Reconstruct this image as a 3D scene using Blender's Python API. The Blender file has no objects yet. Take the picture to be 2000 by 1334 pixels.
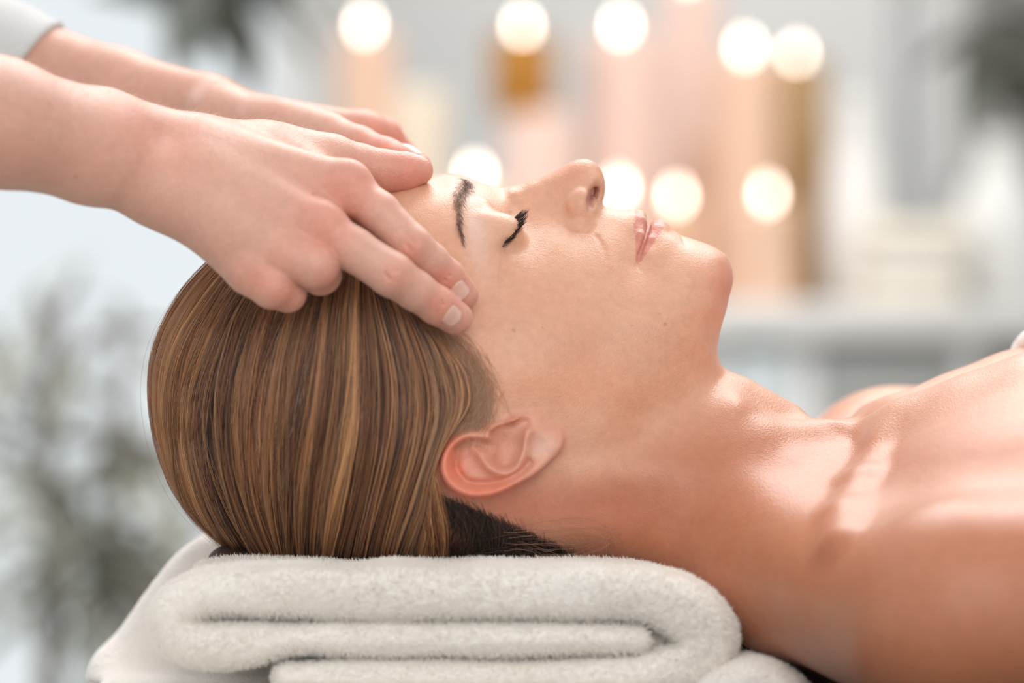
import bpy, math, random, time
import numpy as np
from mathutils import Vector, Matrix

T0 = time.time()
FASTMESH = False
rng = np.random.default_rng(7)
random.seed(7)
scene = bpy.context.scene
COL = scene.collection

# ------------------------------------------------------------------ camera, world, lights, exposure
ZO = 1.0            # camera height (m); body modelling below is done in millimetres about this height
CAMD = 2000.0       # camera distance from the patient's midline plane (mm)
K = 0.23            # mm per photograph pixel in that plane

cam_data = bpy.data.cameras.new('camera')
cam = bpy.data.objects.new('camera', cam_data)
COL.objects.link(cam)
cam.location = (0, -CAMD / 1000, ZO)
cam.rotation_euler = (math.pi / 2, 0, 0)
cam_data.sensor_width = 36.0
cam_data.lens = 36.0 * CAMD / (2000 * K)
cam_data.clip_start = 0.05
cam_data.dof.use_dof = True
cam_data.dof.focus_distance = 1.97
cam_data.dof.aperture_fstop = 3.7
scene.camera = cam

world = bpy.data.worlds.new('overcast_sky')
scene.world = world
world.use_nodes = True
wn = world.node_tree
bg = wn.nodes['Background']
bg.inputs['Color'].default_value = (0.90, 0.955, 0.985, 1)
bg.inputs['Strength'].default_value = 0.76

def area(name, loc, target, size, size_y, power, color):
    ld = bpy.data.lights.new(name, 'AREA')
    ld.shape = 'RECTANGLE'; ld.size = size; ld.size_y = size_y
    ld.energy = power; ld.color = color
    o = bpy.data.objects.new(name, ld)
    COL.objects.link(o)
    o.location = loc
    d = Vector(target) - Vector(loc)
    o.rotation_euler = d.to_track_quat('-Z', 'Y').to_euler()
    return o

# large soft ceiling light behind the table, window light from behind-left, unseen warm fill from the camera side
area('ceiling_light', (0.25, 1.0, 2.55), (0.0, 0.0, 1.0), 1.4, 1.0, 25, (1.0, 0.97, 0.95))
area('rear_fill_light', (0.5, 2.0, 2.6), (0.3, 2.6, 0.9), 1.6, 0.9, 25, (1.0, 0.95, 0.90))  # unseen light added to brighten the dim background
area('window_light', (-1.7, 1.6, 1.9), (-0.1, 0.0, 1.0), 1.3, 1.5, 14, (0.88, 0.94, 1.0))
area('front_fill_light', (0.3, -2.4, 2.1), (0.0, 0.0, 1.0), 1.4, 1.4, 18, (1.0, 0.93, 0.86))

scene.view_settings.view_transform = 'Standard'
scene.view_settings.look = 'None'
scene.view_settings.gamma = 1.0
scene.view_settings.exposure = 0.28
scene.view_settings.use_curve_mapping = False
scene.cycles.max_bounces = 8
scene.cycles.use_denoising = True

# ------------------------------------------------------------------ general helpers
def hexlin(r, g, b):
    """sRGB 0..255 to linear"""
    f = lambda c: (c / 255 / 12.92) if c / 255 <= 0.04045 else ((c / 255 + 0.055) / 1.055) ** 2.4
    return (f(r), f(g), f(b))

def P(px, py, y=0.0):
    """point (mm) at depth y on the sight line through a photograph pixel"""
    s = K * (CAMD + y) / CAMD
    return np.array([(px - 1000) * s, y, (667 - py) * s])

def PX(v):
    """photograph pixel of points (mm)"""
    s = K * (CAMD + v[:, 1]) / CAMD
    return 1000 + v[:, 0] / s, 667 - v[:, 2] / s

def tag(o, label=None, cat=None, group=None, kind=None):
    if label: o['label'] = label
    if cat: o['category'] = cat
    if group: o['group'] = group
    if kind: o['kind'] = kind
    return o

def empty(name, loc, label=None, cat=None, group=None):
    o = bpy.data.objects.new(name, None)
    o.empty_display_size = 0.05
    COL.objects.link(o)
    o.location = loc
    return tag(o, label, cat, group)

def link(name, data, mat=None, parent=None):
    o = bpy.data.objects.new(name, data)
    COL.objects.link(o)
    if mat is not None:
        data.materials.append(mat)
    if parent is not None:
        o.parent = parent
        # geometry is written in world coordinates: undo the parent's offset
        L = np.array(parent.location)
        p = parent.parent
        while p is not None:
            p = p.parent
        o.location = -parent.location if parent.type == 'EMPTY' else (0, 0, 0)
    return o

def world_mm(v):
    w = np.asarray(v, dtype=np.float64) / 1000.0
    w = w.copy(); w[:, 2] += ZO
    return w

def mesh_np(name, verts, faces, smooth=True, colors=None, mm=True):
    """verts (N,3), faces (M,4) or (M,3) -> mesh"""
    v = world_mm(verts) if mm else np.asarray(verts, dtype=np.float64)
    me = bpy.data.meshes.new(name)
    n, k = faces.shape
    me.vertices.add(len(v)); me.vertices.foreach_set('co', v.astype(np.float32).ravel())
    me.loops.add(n * k); me.loops.foreach_set('vertex_index', faces.astype(np.int32).ravel())
    me.polygons.add(n)
    me.polygons.foreach_set('loop_start', np.arange(0, n * k, k, dtype=np.int32))
    me.polygons.foreach_set('loop_total', np.full(n, k, dtype=np.int32))
    me.update(calc_edges=True)
    me.validate()
    if smooth:
        me.polygons.foreach_set('use_smooth', np.ones(len(me.polygons), dtype=bool))
    if colors is not None:
        for cname, arr in colors.items():
            a = me.attributes.new(cname, 'FLOAT_COLOR', 'POINT')
            c = np.ones((len(v), 4), dtype=np.float32); c[:, :3] = arr
            a.data.foreach_set('color', c.ravel())
    return me

# ------------------------------------------------------------------ implicit surface tools (mm)
def smin(a, b, k):
    h = np.clip(0.5 + 0.5 * (b - a) / k, 0, 1)
    return b + (a - b) * h - k * h * (1 - h)

def smax(a, b, k):
    return -smin(-a, -b, k)

def cone(p, a, b, ra, rb):
    a = np.asarray(a, float); b = np.asarray(b, float)
    d = b - a; L2 = float(d @ d) + 1e-9
    t = np.clip(((p - a) @ d) / L2, 0, 1)
    q = p - a - t[:, None] * d
    return np.sqrt((q * q).sum(1)) - (ra + (rb - ra) * t)

def chain(p, pts, k=3.0):
    """pts: list of (point, radius)"""
    f = None
    for (a, ra), (b, rb) in zip(pts[:-1], pts[1:]):
        g = cone(p, a, b, ra, rb)
        f = g if f is None else smin(f, g, k)
    return f

def ellip(p, c, r, R=None):
    q = p - np.asarray(c, float)
    if R is not None:
        q = q @ R
    r = np.asarray(r, float)
    k0 = np.sqrt(((q / r) ** 2).sum(1)) + 1e-9
    k1 = np.sqrt(((q / (r * r)) ** 2).sum(1)) + 1e-9
    return k0 * (k0 - 1) / k1

def rot_y(a):
    c, s = math.cos(a), math.sin(a)
    return np.array([[c, 0, s], [0, 1, 0], [-s, 0, c]])

def axis(lo, hi, h):
    return np.arange(lo, hi + h, h, dtype=float)

def graded(lo, hi, spans, base):
    """grid line positions: spacing per span [(a, b, h)], 'base' elsewhere, changing gradually"""
    out = [lo]; h = base
    while out[-1] < hi:
        x = out[-1]; want = base
        for a, b, hh in spans:
            d = max(a - x, x - b, 0.0)
            want = min(want, hh + d * 0.10)
        out.append(x + want)
    return np.array(out)

def surface_nets(f, lo, hi, h, block=8, slack=1.7, newton=2):
    return surface_nets_axes(f, *[axis(lo[i], hi[i], h) for i in range(3)], block=block, slack=slack, newton=newton)

def surface_nets_axes(f, xs, ys, zs, block=8, slack=1.7, newton=2):
    A = []
    for a in (xs, ys, zs):
        n_ = int(math.ceil(len(a) / block)) * block
        st_ = a[-1] - a[-2]
        A.append(np.concatenate([a, a[-1] + st_ * (1 + np.arange(n_ - len(a)))]))
    n = np.array([len(a) for a in A]); nb = n // block
    S = [a.reshape(-1, block) for a in A]
    mid = [(q[:, 0] + q[:, -1]) / 2 for q in S]
    half = [np.maximum((q[:, -1] - q[:, 0]) / 2 + np.diff(q, axis=1).max(1), 0) for q in S]
    C = np.stack(np.meshgrid(*mid, indexing='ij'), -1).reshape(-1, 3)
    H_ = np.stack(np.meshgrid(*half, indexing='ij'), -1).reshape(-1, 3)
    fc = f(C)
    act = np.abs(fc) < np.linalg.norm(H_, axis=1) * slack
    sgn = np.where(fc < 0, -1e3, 1e3).astype(np.float32).reshape(nb)
    vol = np.empty((nb[0], block, nb[1], block, nb[2], block), dtype=np.float32)
    vol[:] = sgn[:, None, :, None, :, None]
    idx = np.nonzero(act)[0]
    bi, bj, bk = np.unravel_index(idx, nb)
    step = 1200
    for s in range(0, len(idx), step):
        sl = slice(s, s + step); m = len(idx[sl])
        pts = np.empty((m, block, block, block, 3))
        pts[..., 0] = S[0][bi[sl]][:, :, None, None]
        pts[..., 1] = S[1][bj[sl]][:, None, :, None]
        pts[..., 2] = S[2][bk[sl]][:, None, None, :]
        vol[bi[sl], :, bj[sl], :, bk[sl], :] = f(pts.reshape(-1, 3)).astype(np.float32).reshape(m, block, block, block)
    vol = vol.reshape(n)
    neg = vol < 0
    strides = np.array([n[1] * n[2], n[2], 1])
    flat = vol.ravel()
    quads = []; pts_all = []
    for a in range(3):
        sl0 = [slice(None)] * 3; sl1 = [slice(None)] * 3
        sl0[a] = slice(0, -1); sl1[a] = slice(1, None)
        ch = neg[tuple(sl0)] != neg[tuple(sl1)]
        b, c = (a + 1) % 3, (a + 2) % 3
        e = np.stack(np.unravel_index(np.flatnonzero(ch), ch.shape), 1)
        e = e[(e[:, b] > 0) & (e[:, c] > 0) & (e[:, b] < n[b] - 1) & (e[:, c] < n[c] - 1)]
        lin = e @ strides
        v0 = flat[lin]; v1 = flat[lin + strides[a]]
        t = v0 / (v0 - v1)
        pos = np.stack([A[i][e[:, i]] for i in range(3)], 1)
        pos[:, a] += t * (A[a][np.minimum(e[:, a] + 1, n[a] - 1)] - pos[:, a])
        sb, sc = strides[b], strides[c]
        q = np.stack([lin, lin - sb, lin - sb - sc, lin - sc], 1)
        inside0 = v0 < 0
        q[~inside0] = q[~inside0][:, ::-1]
        quads.append(q); pts_all.append(np.repeat(pos, 4, axis=0))
    quads = np.concatenate(quads); pts = np.concatenate(pts_all)
    uc, inv = np.unique(quads.ravel(), return_inverse=True)
    cnt = np.bincount(inv, minlength=len(uc)).astype(float)
    V = np.stack([np.bincount(inv, weights=pts[:, i], minlength=len(uc)) / cnt for i in range(3)], 1)
    F = inv.reshape(-1, 4)
    ci = np.stack(np.unravel_index(uc, n), 1)
    hv = np.min([A[i][np.minimum(ci[:, i] + 1, n[i] - 1)] - A[i][ci[:, i]] for i in range(3)], axis=0)
    hv = np.maximum(hv, 0.3)
    del vol, neg, flat
    eps = 0.35 * hv.min() + 0.1
    for it in range(newton):
        g = np.empty_like(V)
        fv = f(V)
        for i in range(3):
            d = np.zeros(3); d[i] = eps
            g[:, i] = (f(V + d) - fv) / eps
        g2 = (g * g).sum(1) + 1e-4
        stp = g * (fv / g2)[:, None]
        ln = np.sqrt((stp * stp).sum(1)); lim = hv * 0.6
        m = ln > lim
        stp[m] *= (lim[m] / ln[m])[:, None]
        V -= stp
    return V, F

class Grid2:
    """scalar field on an (x, z) grid with bilinear lookup"""
    def __init__(self, x0, x1, z0, z1, h):
        self.x0, self.z0, self.h = x0, z0, h
        self.nx = int(math.ceil((x1 - x0) / h)) + 1
        self.nz = int(math.ceil((z1 - z0) / h)) + 1
        X, Z = np.meshgrid(x0 + np.arange(self.nx) * h, z0 + np.arange(self.nz) * h, indexing='ij')
        self.X, self.Z = X.ravel(), Z.ravel()
        self.v = None
    def set(self, v):
        self.v = np.asarray(v, dtype=np.float64).reshape(self.nx, self.nz)
        return self
    def __call__(self, x, z, arr=None):
        a = self.v if arr is None else arr
        u = np.clip((x - self.x0) / self.h, 0, self.nx - 1.001)
        w = np.clip((z - self.z0) / self.h, 0, self.nz - 1.001)
        i = u.astype(int); j = w.astype(int); fu = u - i; fw = w - j
        return ((a[i, j] * (1 - fu) + a[i + 1, j] * fu) * (1 - fw) + (a[i, j + 1] * (1 - fu) + a[i + 1, j + 1] * fu) * fw)

def rbf(pts, vals, X, Z, c):
    pts = np.asarray(pts, float); vals = np.asarray(vals, float)
    d = np.sqrt(((pts[:, None] - pts[None]) ** 2).sum(-1) + c * c)
    n = len(pts)
    A = np.zeros((n + 3, n + 3)); A[:n, :n] = -d
    A[:n, n] = 1; A[:n, n + 1:] = pts * 0.01; A[n, :n] = 1; A[n + 1:, :n] = (pts * 0.01).T
    A[np.arange(n), np.arange(n)] += 1e-6
    w = np.linalg.solve(A, np.concatenate([vals, [0, 0, 0]]))
    out = np.empty(len(X), dtype=np.float32)
    p32 = pts.astype(np.float32); w32 = w[:n].astype(np.float32)
    for s in range(0, len(X), 20000):
        x = X[s:s + 20000].astype(np.float32)[:, None] - p32[:, 0]
        z = Z[s:s + 20000].astype(np.float32)[:, None] - p32[:, 1]
        out[s:s + 20000] = (-np.sqrt(x * x + z * z + np.float32(c * c))).astype(np.float64) @ w[:n]
    return out + w[n] + 0.01 * (X * w[n + 1] + Z * w[n + 2])

def resample(poly, step, closed=True):
    p = np.asarray(poly, float)
    if closed:
        p = np.vstack([p, p[:1]])
    # Catmull-Rom smoothing then even spacing
    out = []
    n = len(p)
    for i in range(n - 1):
        p0 = p[i - 1] if i > 0 else (p[-2] if closed else p[0])
        p1, p2 = p[i], p[i + 1]
        p3 = p[i + 2] if i + 2 < n else (p[1] if closed else p[-1])
        t = np.linspace(0, 1, 12, endpoint=False)[:, None]
        out.append(0.5 * ((2 * p1) + (-p0 + p2) * t + (2 * p0 - 5 * p1 + 4 * p2 - p3) * t ** 2 + (-p0 + 3 * p1 - 3 * p2 + p3) * t ** 3))
    q = np.vstack(out + [p[-1:]])
    L = np.concatenate([[0], np.cumsum(np.sqrt((np.diff(q, axis=0) ** 2).sum(1)))])
    m = max(2, int(round(L[-1] / step)) + 1)
    s = np.linspace(0, L[-1], m)
    r = np.stack([np.interp(s, L, q[:, k]) for k in range(q.shape[1])], 1)
    return r[:-1] if closed else r

def seg_dist(X, Z, poly, closed=False):
    """distance to a 2D polyline, and arclength parameter 0..1 of the nearest point"""
    p = np.asarray(poly, float)
    if closed: p = np.vstack([p, p[:1]])
    best = np.full(len(X), 1e9); par = np.zeros(len(X))
    n = len(p) - 1
    for i in range(n):
        d = p[i + 1] - p[i]; L2 = d @ d + 1e-12
        t = np.clip(((X - p[i, 0]) * d[0] + (Z - p[i, 1]) * d[1]) / L2, 0, 1)
        q = np.hypot(X - p[i, 0] - t * d[0], Z - p[i, 1] - t * d[1])
        m = q < best
        best[m] = q[m]; par[m] = (i + t[m]) / n
    return best, par

def inside(X, Z, poly):
    p = np.asarray(poly, float); c = np.zeros(len(X), bool)
    j = len(p) - 1
    for i in range(len(p)):
        m = ((p[i, 1] > Z) != (p[j, 1] > Z))
        with np.errstate(divide='ignore', invalid='ignore'):
            xx = (p[j, 0] - p[i, 0]) * (Z - p[i, 1]) / (p[j, 1] - p[i, 1] + 1e-12) + p[i, 0]
        c ^= m & (X < xx)
        j = i
    return c

# simple value noise for colour and displacement
def vnoise(p, scale, seed=0):
    q = p / scale + seed * 17.31
    i = np.floor(q).astype(np.int64); f = q - i; f = f * f * (3 - 2 * f)
    def hsh(a, b, c):
        n = (a * 73856093) ^ (b * 19349663) ^ (c * 83492791) ^ (seed * 2654435)
        n = (n ^ (n >> 13)) * 1274126177
        return ((n ^ (n >> 16)) & 0xffff) / 65535.0
    r = 0
    for dx in (0, 1):
        for dy in (0, 1):
            for dz in (0, 1):
                w = (f[:, 0] if dx else 1 - f[:, 0]) * (f[:, 1] if dy else 1 - f[:, 1]) * (f[:, 2] if dz else 1 - f[:, 2])
                r = r + w * hsh(i[:, 0] + dx, i[:, 1] + dy, i[:, 2] + dz)
    return r
# ------------------------------------------------------------------ materials
def new_mat(name):
    m = bpy.data.materials.new(name)
    m.use_nodes = True
    nt = m.node_tree
    return m, nt, nt.nodes['Principled BSDF']

def simple_mat(name, col, rough=0.6, spec=0.5, metallic=0.0, noise=None, sheen=0.0):
    m, nt, b = new_mat(name)
    b.inputs['Base Color'].default_value = (*col, 1)
    b.inputs['Roughness'].default_value = rough
    b.inputs['Specular IOR Level'].default_value = spec
    b.inputs['Metallic'].default_value = metallic
    if sheen: b.inputs['Sheen Weight'].default_value = sheen
    if noise:
        sc, amt, bump = noise
        tc = nt.nodes.new('ShaderNodeTexCoord')
        n = nt.nodes.new('ShaderNodeTexNoise'); n.inputs['Scale'].default_value = sc; n.inputs['Detail'].default_value = 4
        nt.links.new(tc.outputs['Object'], n.inputs['Vector'])
        r = nt.nodes.new('ShaderNodeMix'); r.data_type = 'RGBA'
        r.inputs['A'].default_value = (*[c * (1 - amt) for c in col], 1)
        r.inputs['B'].default_value = (*[min(1, c * (1 + amt)) for c in col], 1)
        nt.links.new(n.outputs['Fac'], r.inputs['Factor'])
        nt.links.new(r.outputs['Result'], b.inputs['Base Color'])
        if bump:
            bp = nt.nodes.new('ShaderNodeBump'); bp.inputs['Strength'].default_value = bump; bp.inputs['Distance'].default_value = 0.002
            nt.links.new(n.outputs['Fac'], bp.inputs['Height'])
            nt.links.new(bp.outputs['Normal'], b.inputs['Normal'])
    return m

def skin_mat(name, rough, sss=0.22):
    """skin tone from the vertex attribute 'tone', broken up by fine procedural mottling and pores"""
    m, nt, b = new_mat(name)
    N = nt.nodes.new; L = nt.links.new
    at = N('ShaderNodeAttribute'); at.attribute_name = 'tone'
    tc = N('ShaderNodeTexCoord')
    n1 = N('ShaderNodeTexNoise'); n1.inputs['Scale'].default_value = 260; n1.inputs['Detail'].default_value = 5
    n1.inputs['Roughness'].default_value = 0.65
    L(tc.outputs['Object'], n1.inputs['Vector'])
    ramp = N('ShaderNodeMapRange')
    ramp.inputs['From Min'].default_value = 0.3; ramp.inputs['From Max'].default_value = 0.7
    ramp.inputs['To Min'].default_value = 0.93; ramp.inputs['To Max'].default_value = 1.06
    L(n1.outputs['Fac'], ramp.inputs['Value'])
    mul = N('ShaderNodeVectorMath'); mul.operation = 'SCALE'
    L(at.outputs['Color'], mul.inputs[0]); L(ramp.outputs['Result'], mul.inputs['Scale'])
    n2 = N('ShaderNodeTexNoise'); n2.inputs['Scale'].default_value = 45; n2.inputs['Detail'].default_value = 3
    L(tc.outputs['Object'], n2.inputs['Vector'])
    mr2 = N('ShaderNodeMapRange')
    mr2.inputs['From Min'].default_value = 0.35; mr2.inputs['From Max'].default_value = 0.7
    mr2.inputs['To Min'].default_value = 0.0; mr2.inputs['To Max'].default_value = 0.35
    L(n2.outputs['Fac'], mr2.inputs['Value'])
    red = N('ShaderNodeMix'); red.data_type = 'RGBA'; red.blend_type = 'MULTIPLY'
    red.inputs['B'].default_value = (1.0, 0.86, 0.84, 1)
    L(mr2.outputs['Result'], red.inputs['Factor']); L(mul.outputs['Vector'], red.inputs['A'])
    L(red.outputs['Result'], b.inputs['Base Color'])
    b.inputs['Subsurface Weight'].default_value = sss
    b.inputs['Subsurface Radius'].default_value = (1.0, 0.35, 0.2)
    b.inputs['Subsurface Scale'].default_value = 0.006
    b.inputs['Roughness'].default_value = rough
    b.inputs['Specular IOR Level'].default_value = 0.5
    b.inputs['Sheen Weight'].default_value = 0.10
    b.inputs['Sheen Roughness'].default_value = 0.4
    b.inputs['Sheen Tint'].default_value = (1, 0.95, 0.92, 1)
    # pores: fine cell relief and fine stretched lines
    v = N('ShaderNodeTexVoronoi'); v.inputs['Scale'].default_value = 1150
    L(tc.outputs['Object'], v.inputs['Vector'])
    n3 = N('ShaderNodeTexNoise'); n3.inputs['Scale'].default_value = 700; n3.inputs['Detail'].default_value = 4
    L(tc.outputs['Object'], n3.inputs['Vector'])
    add = N('ShaderNodeMath'); add.operation = 'ADD'
    L(v.outputs['Distance'], add.inputs[0]); L(n3.outputs['Fac'], add.inputs[1])
    bp = N('ShaderNodeBump'); bp.inputs['Strength'].default_value = 0.22; bp.inputs['Distance'].default_value = 0.0006
    L(add.outputs['Value'], bp.inputs['Height'])
    L(bp.outputs['Normal'], b.inputs['Normal'])
    return m

def hair_mat(name, rough=0.38, spec=0.45):
    m, nt, b = new_mat(name)
    at = nt.nodes.new('ShaderNodeAttribute'); at.attribute_name = 'strand_color'
    nt.links.new(at.outputs['Color'], b.inputs['Base Color'])
    b.inputs['Roughness'].default_value = rough
    b.inputs['Specular IOR Level'].default_value = spec
    return m

M_skin = skin_mat('patient_skin', 0.39)
M_skin2 = skin_mat('therapist_skin', 0.46)
M_hair = hair_mat('brown_hair')
M_lash = simple_mat('black_lashes', (0.012, 0.011, 0.011), 0.45)
# ------------------------------------------------------------------ room
def box_mesh(name, lo, hi, bevel=0.0):
    lo = np.array(lo, float); hi = np.array(hi, float)
    v = np.array([[x, y, z] for x in (lo[0], hi[0]) for y in (lo[1], hi[1]) for z in (lo[2], hi[2])])
    f = np.array([(0, 1, 3, 2), (4, 6, 7, 5), (0, 4, 5, 1), (2, 3, 7, 6), (0, 2, 6, 4), (1, 5, 7, 3)])
    me = mesh_np(name, v, f, smooth=False, mm=False)
    if bevel:
        import bmesh
        bm = bmesh.new(); bm.from_mesh(me)
        bmesh.ops.bevel(bm, geom=bm.edges[:], offset=bevel, segments=3, affect='EDGES', profile=0.5)
        bm.to_mesh(me); bm.free()
    return me
def box(name, lo, hi, mat, parent=None, bevel=0.0):
    return link(name, box_mesh(name, lo, hi, bevel), mat, parent)
def lathe(name, prof, centre, mat, parent=None, seg=40, smooth=True):
    """prof: (radius, height) from bottom to top; metres"""
    V = []; F = []
    for r, h in prof:
        for i in range(seg):
            a = 2 * math.pi * i / seg
            V.append((centre[0] + r * math.cos(a), centre[1] + r * math.sin(a), centre[2] + h))
    for j in range(len(prof) - 1):
        for i in range(seg):
            F.append((j * seg + i, j * seg + (i + 1) % seg, (j + 1) * seg + (i + 1) % seg, (j + 1) * seg + i))
    me = mesh_np(name, np.array(V), np.array(F), smooth=smooth, mm=False)
    return link(name, me, mat, parent)
def B(px, py, y):
    """metres: where the sight line through a pixel meets depth y (m)"""
    s = K / 1000 * (2 + y) / 2
    return ((px - 1000) * s, y, ZO + (667 - py) * s)

M_wall = simple_mat('white_wall', (0.82, 0.815, 0.80), 0.9, 0.2, noise=(3, .03, 0))
M_floor = simple_mat('pale_wood_floor', (0.52, 0.46, 0.39), 0.5, 0.4, noise=(2, .12, .1))
M_frame = simple_mat('white_paint', (0.78, 0.79, 0.79), 0.45, 0.4)
M_shelfw = simple_mat('white_lacquer', (0.76, 0.755, 0.74), 0.4, 0.4)
M_shelfg = simple_mat('grey_lacquer', (0.66, 0.66, 0.65), 0.5, 0.4)

WY = 3.3                                              # window wall
def st(o): return tag(o, kind='structure')
st(box('floor', (-2.6, -2.6, -0.05), (2.8, WY + 0.15, 0.0), M_floor))
wx0, wx1 = -2.05, B(628, 0, WY)[0]
st(box('wall_back', (wx1, WY, 0), (2.8, WY + 0.15, 2.75), M_wall))
st(box('wall_back', (-2.6, WY, 0), (wx0, WY + 0.15, 2.75), M_wall))
st(box('wall_back', (wx0, WY, 0), (wx1, WY + 0.15, 0.35), M_wall))
st(box('wall_back', (wx0, WY, 2.45), (wx1, WY + 0.15, 2.75), M_wall))
st(box('wall_right', (2.8, -2.6, 0), (2.9, WY + 0.15, 2.75), M_wall))
st(box('baseboard_back', (wx1, WY - 0.015, 0), (2.8, WY, 0.1), M_frame))
# window with frame, two mullions and glass
win = tag(empty('window_1', (wx0, WY, 0.35)), kind='structure')
for lo, hi in [((wx0, WY - .02, .35), (wx1, WY + .1, .41)), ((wx0, WY - .02, 2.39), (wx1, WY + .1, 2.45)),
               ((wx0, WY - .02, .41), (wx0 + .06, WY + .1, 2.39)), ((wx1 - .06, WY - .02, .41), (wx1, WY + .1, 2.39))]:
    box('window_frame', lo, hi, M_frame, win, .006)
mw = (wx1 - wx0)
for k in (1, 2):
    x = wx0 + mw * k / 3 - 0.12
    box('mullion', (x - .022, WY, .41), (x + .022, WY + .07, 2.39), M_frame, win, .004)
m_glass, nt, b = new_mat('window_glass')
b.inputs['Base Color'].default_value = (1, 1, 1, 1); b.inputs['Transmission Weight'].default_value = 1
b.inputs['Roughness'].default_value = 0.0; b.inputs['IOR'].default_value = 1.1
box('pane', (wx0 + .05, WY + .03, .40), (wx1 - .05, WY + .036, 2.40), m_glass, win)
# pale terrace and a low clipped hedge outside
M_out = simple_mat('pale_paving', (0.62, 0.68, 0.70), 0.9, 0.2, noise=(1.5, .1, 0))
st(box('ground', (-8, WY + .15, -0.1), (3, 14, -0.02), M_out))
M_hedge = simple_mat('clipped_hedge', (0.36, 0.41, 0.38), 0.9, 0.2, noise=(9, .5, .6))
def hedge_mesh():
    N1, N2 = 60, 14
    V = []; F = []
    for i in range(N1 + 1):
        for j in range(N2 + 1):
            a = math.pi * j / N2
            x = -6 + 6.6 * i / N1
            r = 1 + 0.10 * math.sin(i * 2.3 + j) * math.cos(j * 1.9 + i * .7)
            V.append((x, 8.0 - 0.45 * math.cos(a) * r, 0.30 + 0.42 * math.sin(a) * r - (0.32 if j in (0, N2) else 0)))
    for i in range(N1):
        for j in range(N2):
            F.append((i * (N2 + 1) + j, (i + 1) * (N2 + 1) + j, (i + 1) * (N2 + 1) + j + 1, i * (N2 + 1) + j + 1))
    return mesh_np('hedge', np.array(V), np.array(F), mm=False)
tag(link('hedge', hedge_mesh(), M_hedge), 'low grey-green clipped hedge outside the window', 'hedge')

# ---- white sideboard with toned panels for open compartments, carrying the candles
SY0, SY1 = 2.2, 2.75
ztop = B(0, 592, SY0)[2]
sb = empty('sideboard', (0.35, 2.47, 0), 'long white sideboard with panels toned as shaded open compartments behind the lying woman', 'sideboard')
sx0, sx1 = B(640, 0, SY0)[0], B(2300, 0, SY0)[0]
box('top', (sx0 - .02, SY0 - .015, ztop - .035), (sx1 + .02, SY1, ztop), M_shelfw, sb, .004)
box('back_panel', (sx0, SY1 - .02, .08), (sx1, SY1, ztop - .035), M_shelfg, sb)
box('base', (sx0 + .03, SY0 + .04, 0), (sx1 - .03, SY1, .08), M_shelfg, sb)
box('bottom_panel', (sx0, SY0, .08), (sx1, SY1 - .02, .105), M_shelfw, sb)
divs = [sx0 + .012] + [B(p, 0, SY0)[0] for p in (1120, 1395, 1575, 1895)] + [sx1 - .012]
for x in divs:
    box('side_panel', (x - .012, SY0, .105), (x + .012, SY1 - .02, ztop - .035), M_shelfw, sb)
M_d = {0: M_shelfw, 1: simple_mat('pale_blue_opening', (0.66, 0.72, 0.74), .4, .4), 2: simple_mat('mid_grey_shaded_opening', (0.34, 0.345, 0.335), .5, .4), 3: simple_mat('dark_grey_shaded_opening', (0.20, 0.20, 0.20), .5, .4)}  # panel tones paint the shade inside open compartments
M_knob = simple_mat('steel_knob', (.6, .6, .6), .3, .5, 1.0)
for k, (a, c) in enumerate(zip(divs[:-1], divs[1:])):
    mat = [M_shelfw, M_d[0], M_d[1], M_d[2], M_d[3]][k]
    d_ = box('compartment_panel', (a + .014, SY0 - .002, .115), (c - .014, SY0 + .016, ztop - .045), mat, sb, .003)
    kx = (a + c) / 2
    kn = lathe('knob', [(.0001, 0), (.006, 0), (.006, .012), (.013, .018), (.012, .026), (.0001, .028)], (0, 0, 0), M_knob, None, seg=20)
    kn.parent = d_; kn.rotation_euler = (math.pi / 2, 0, 0); kn.location = (kx, SY0 - .002, ztop - .16)
    box('shelf', (a + .012, SY0 + .03, .5), (c - .012, SY1 - .02, .518), M_shelfw, sb)

# ---- candles
def wax(name, col, em=0.0):
    m, nt, b = new_mat(name)
    b.inputs['Base Color'].default_value = (*col, 1)
    b.inputs['Roughness'].default_value = 0.45
    b.inputs['Subsurface Weight'].default_value = 0.3
    b.inputs['Subsurface Radius'].default_value = (1, .6, .4); b.inputs['Subsurface Scale'].default_value = 0.02
    return m
M_peach = wax('peach_wax', hexlin(228, 192, 168)); M_pink = wax('pale_pink_wax', hexlin(232, 202, 190))
M_cream = wax('cream_wax', hexlin(238, 226, 205)); M_orange = wax('apricot_wax', hexlin(224, 182, 152))
M_wick = simple_mat('wick', (.02, .018, .015), .9)
m_flame = bpy.data.materials.new('flame'); m_flame.use_nodes = True
nt = m_flame.node_tree; nt.nodes.clear()
e = nt.nodes.new('ShaderNodeEmission'); e.inputs['Color'].default_value = (1.0, 0.86, 0.73, 1); e.inputs['Strength'].default_value = 11.0
o_ = nt.nodes.new('ShaderNodeOutputMaterial'); nt.links.new(e.outputs[0], o_.inputs['Surface'])
def tinted(name, col, rough=.15):
    m, nt, b = new_mat(name)
    b.inputs['Base Color'].default_value = (*col, 1); b.inputs['Roughness'].default_value = rough
    b.inputs['Transmission Weight'].default_value = 0.55; b.inputs['IOR'].default_value = 1.2
    return m
M_amber = tinted('amber_glass', hexlin(222, 160, 72)); M_tan = tinted('smoked_tan_glass', hexlin(214, 178, 128))

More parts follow.
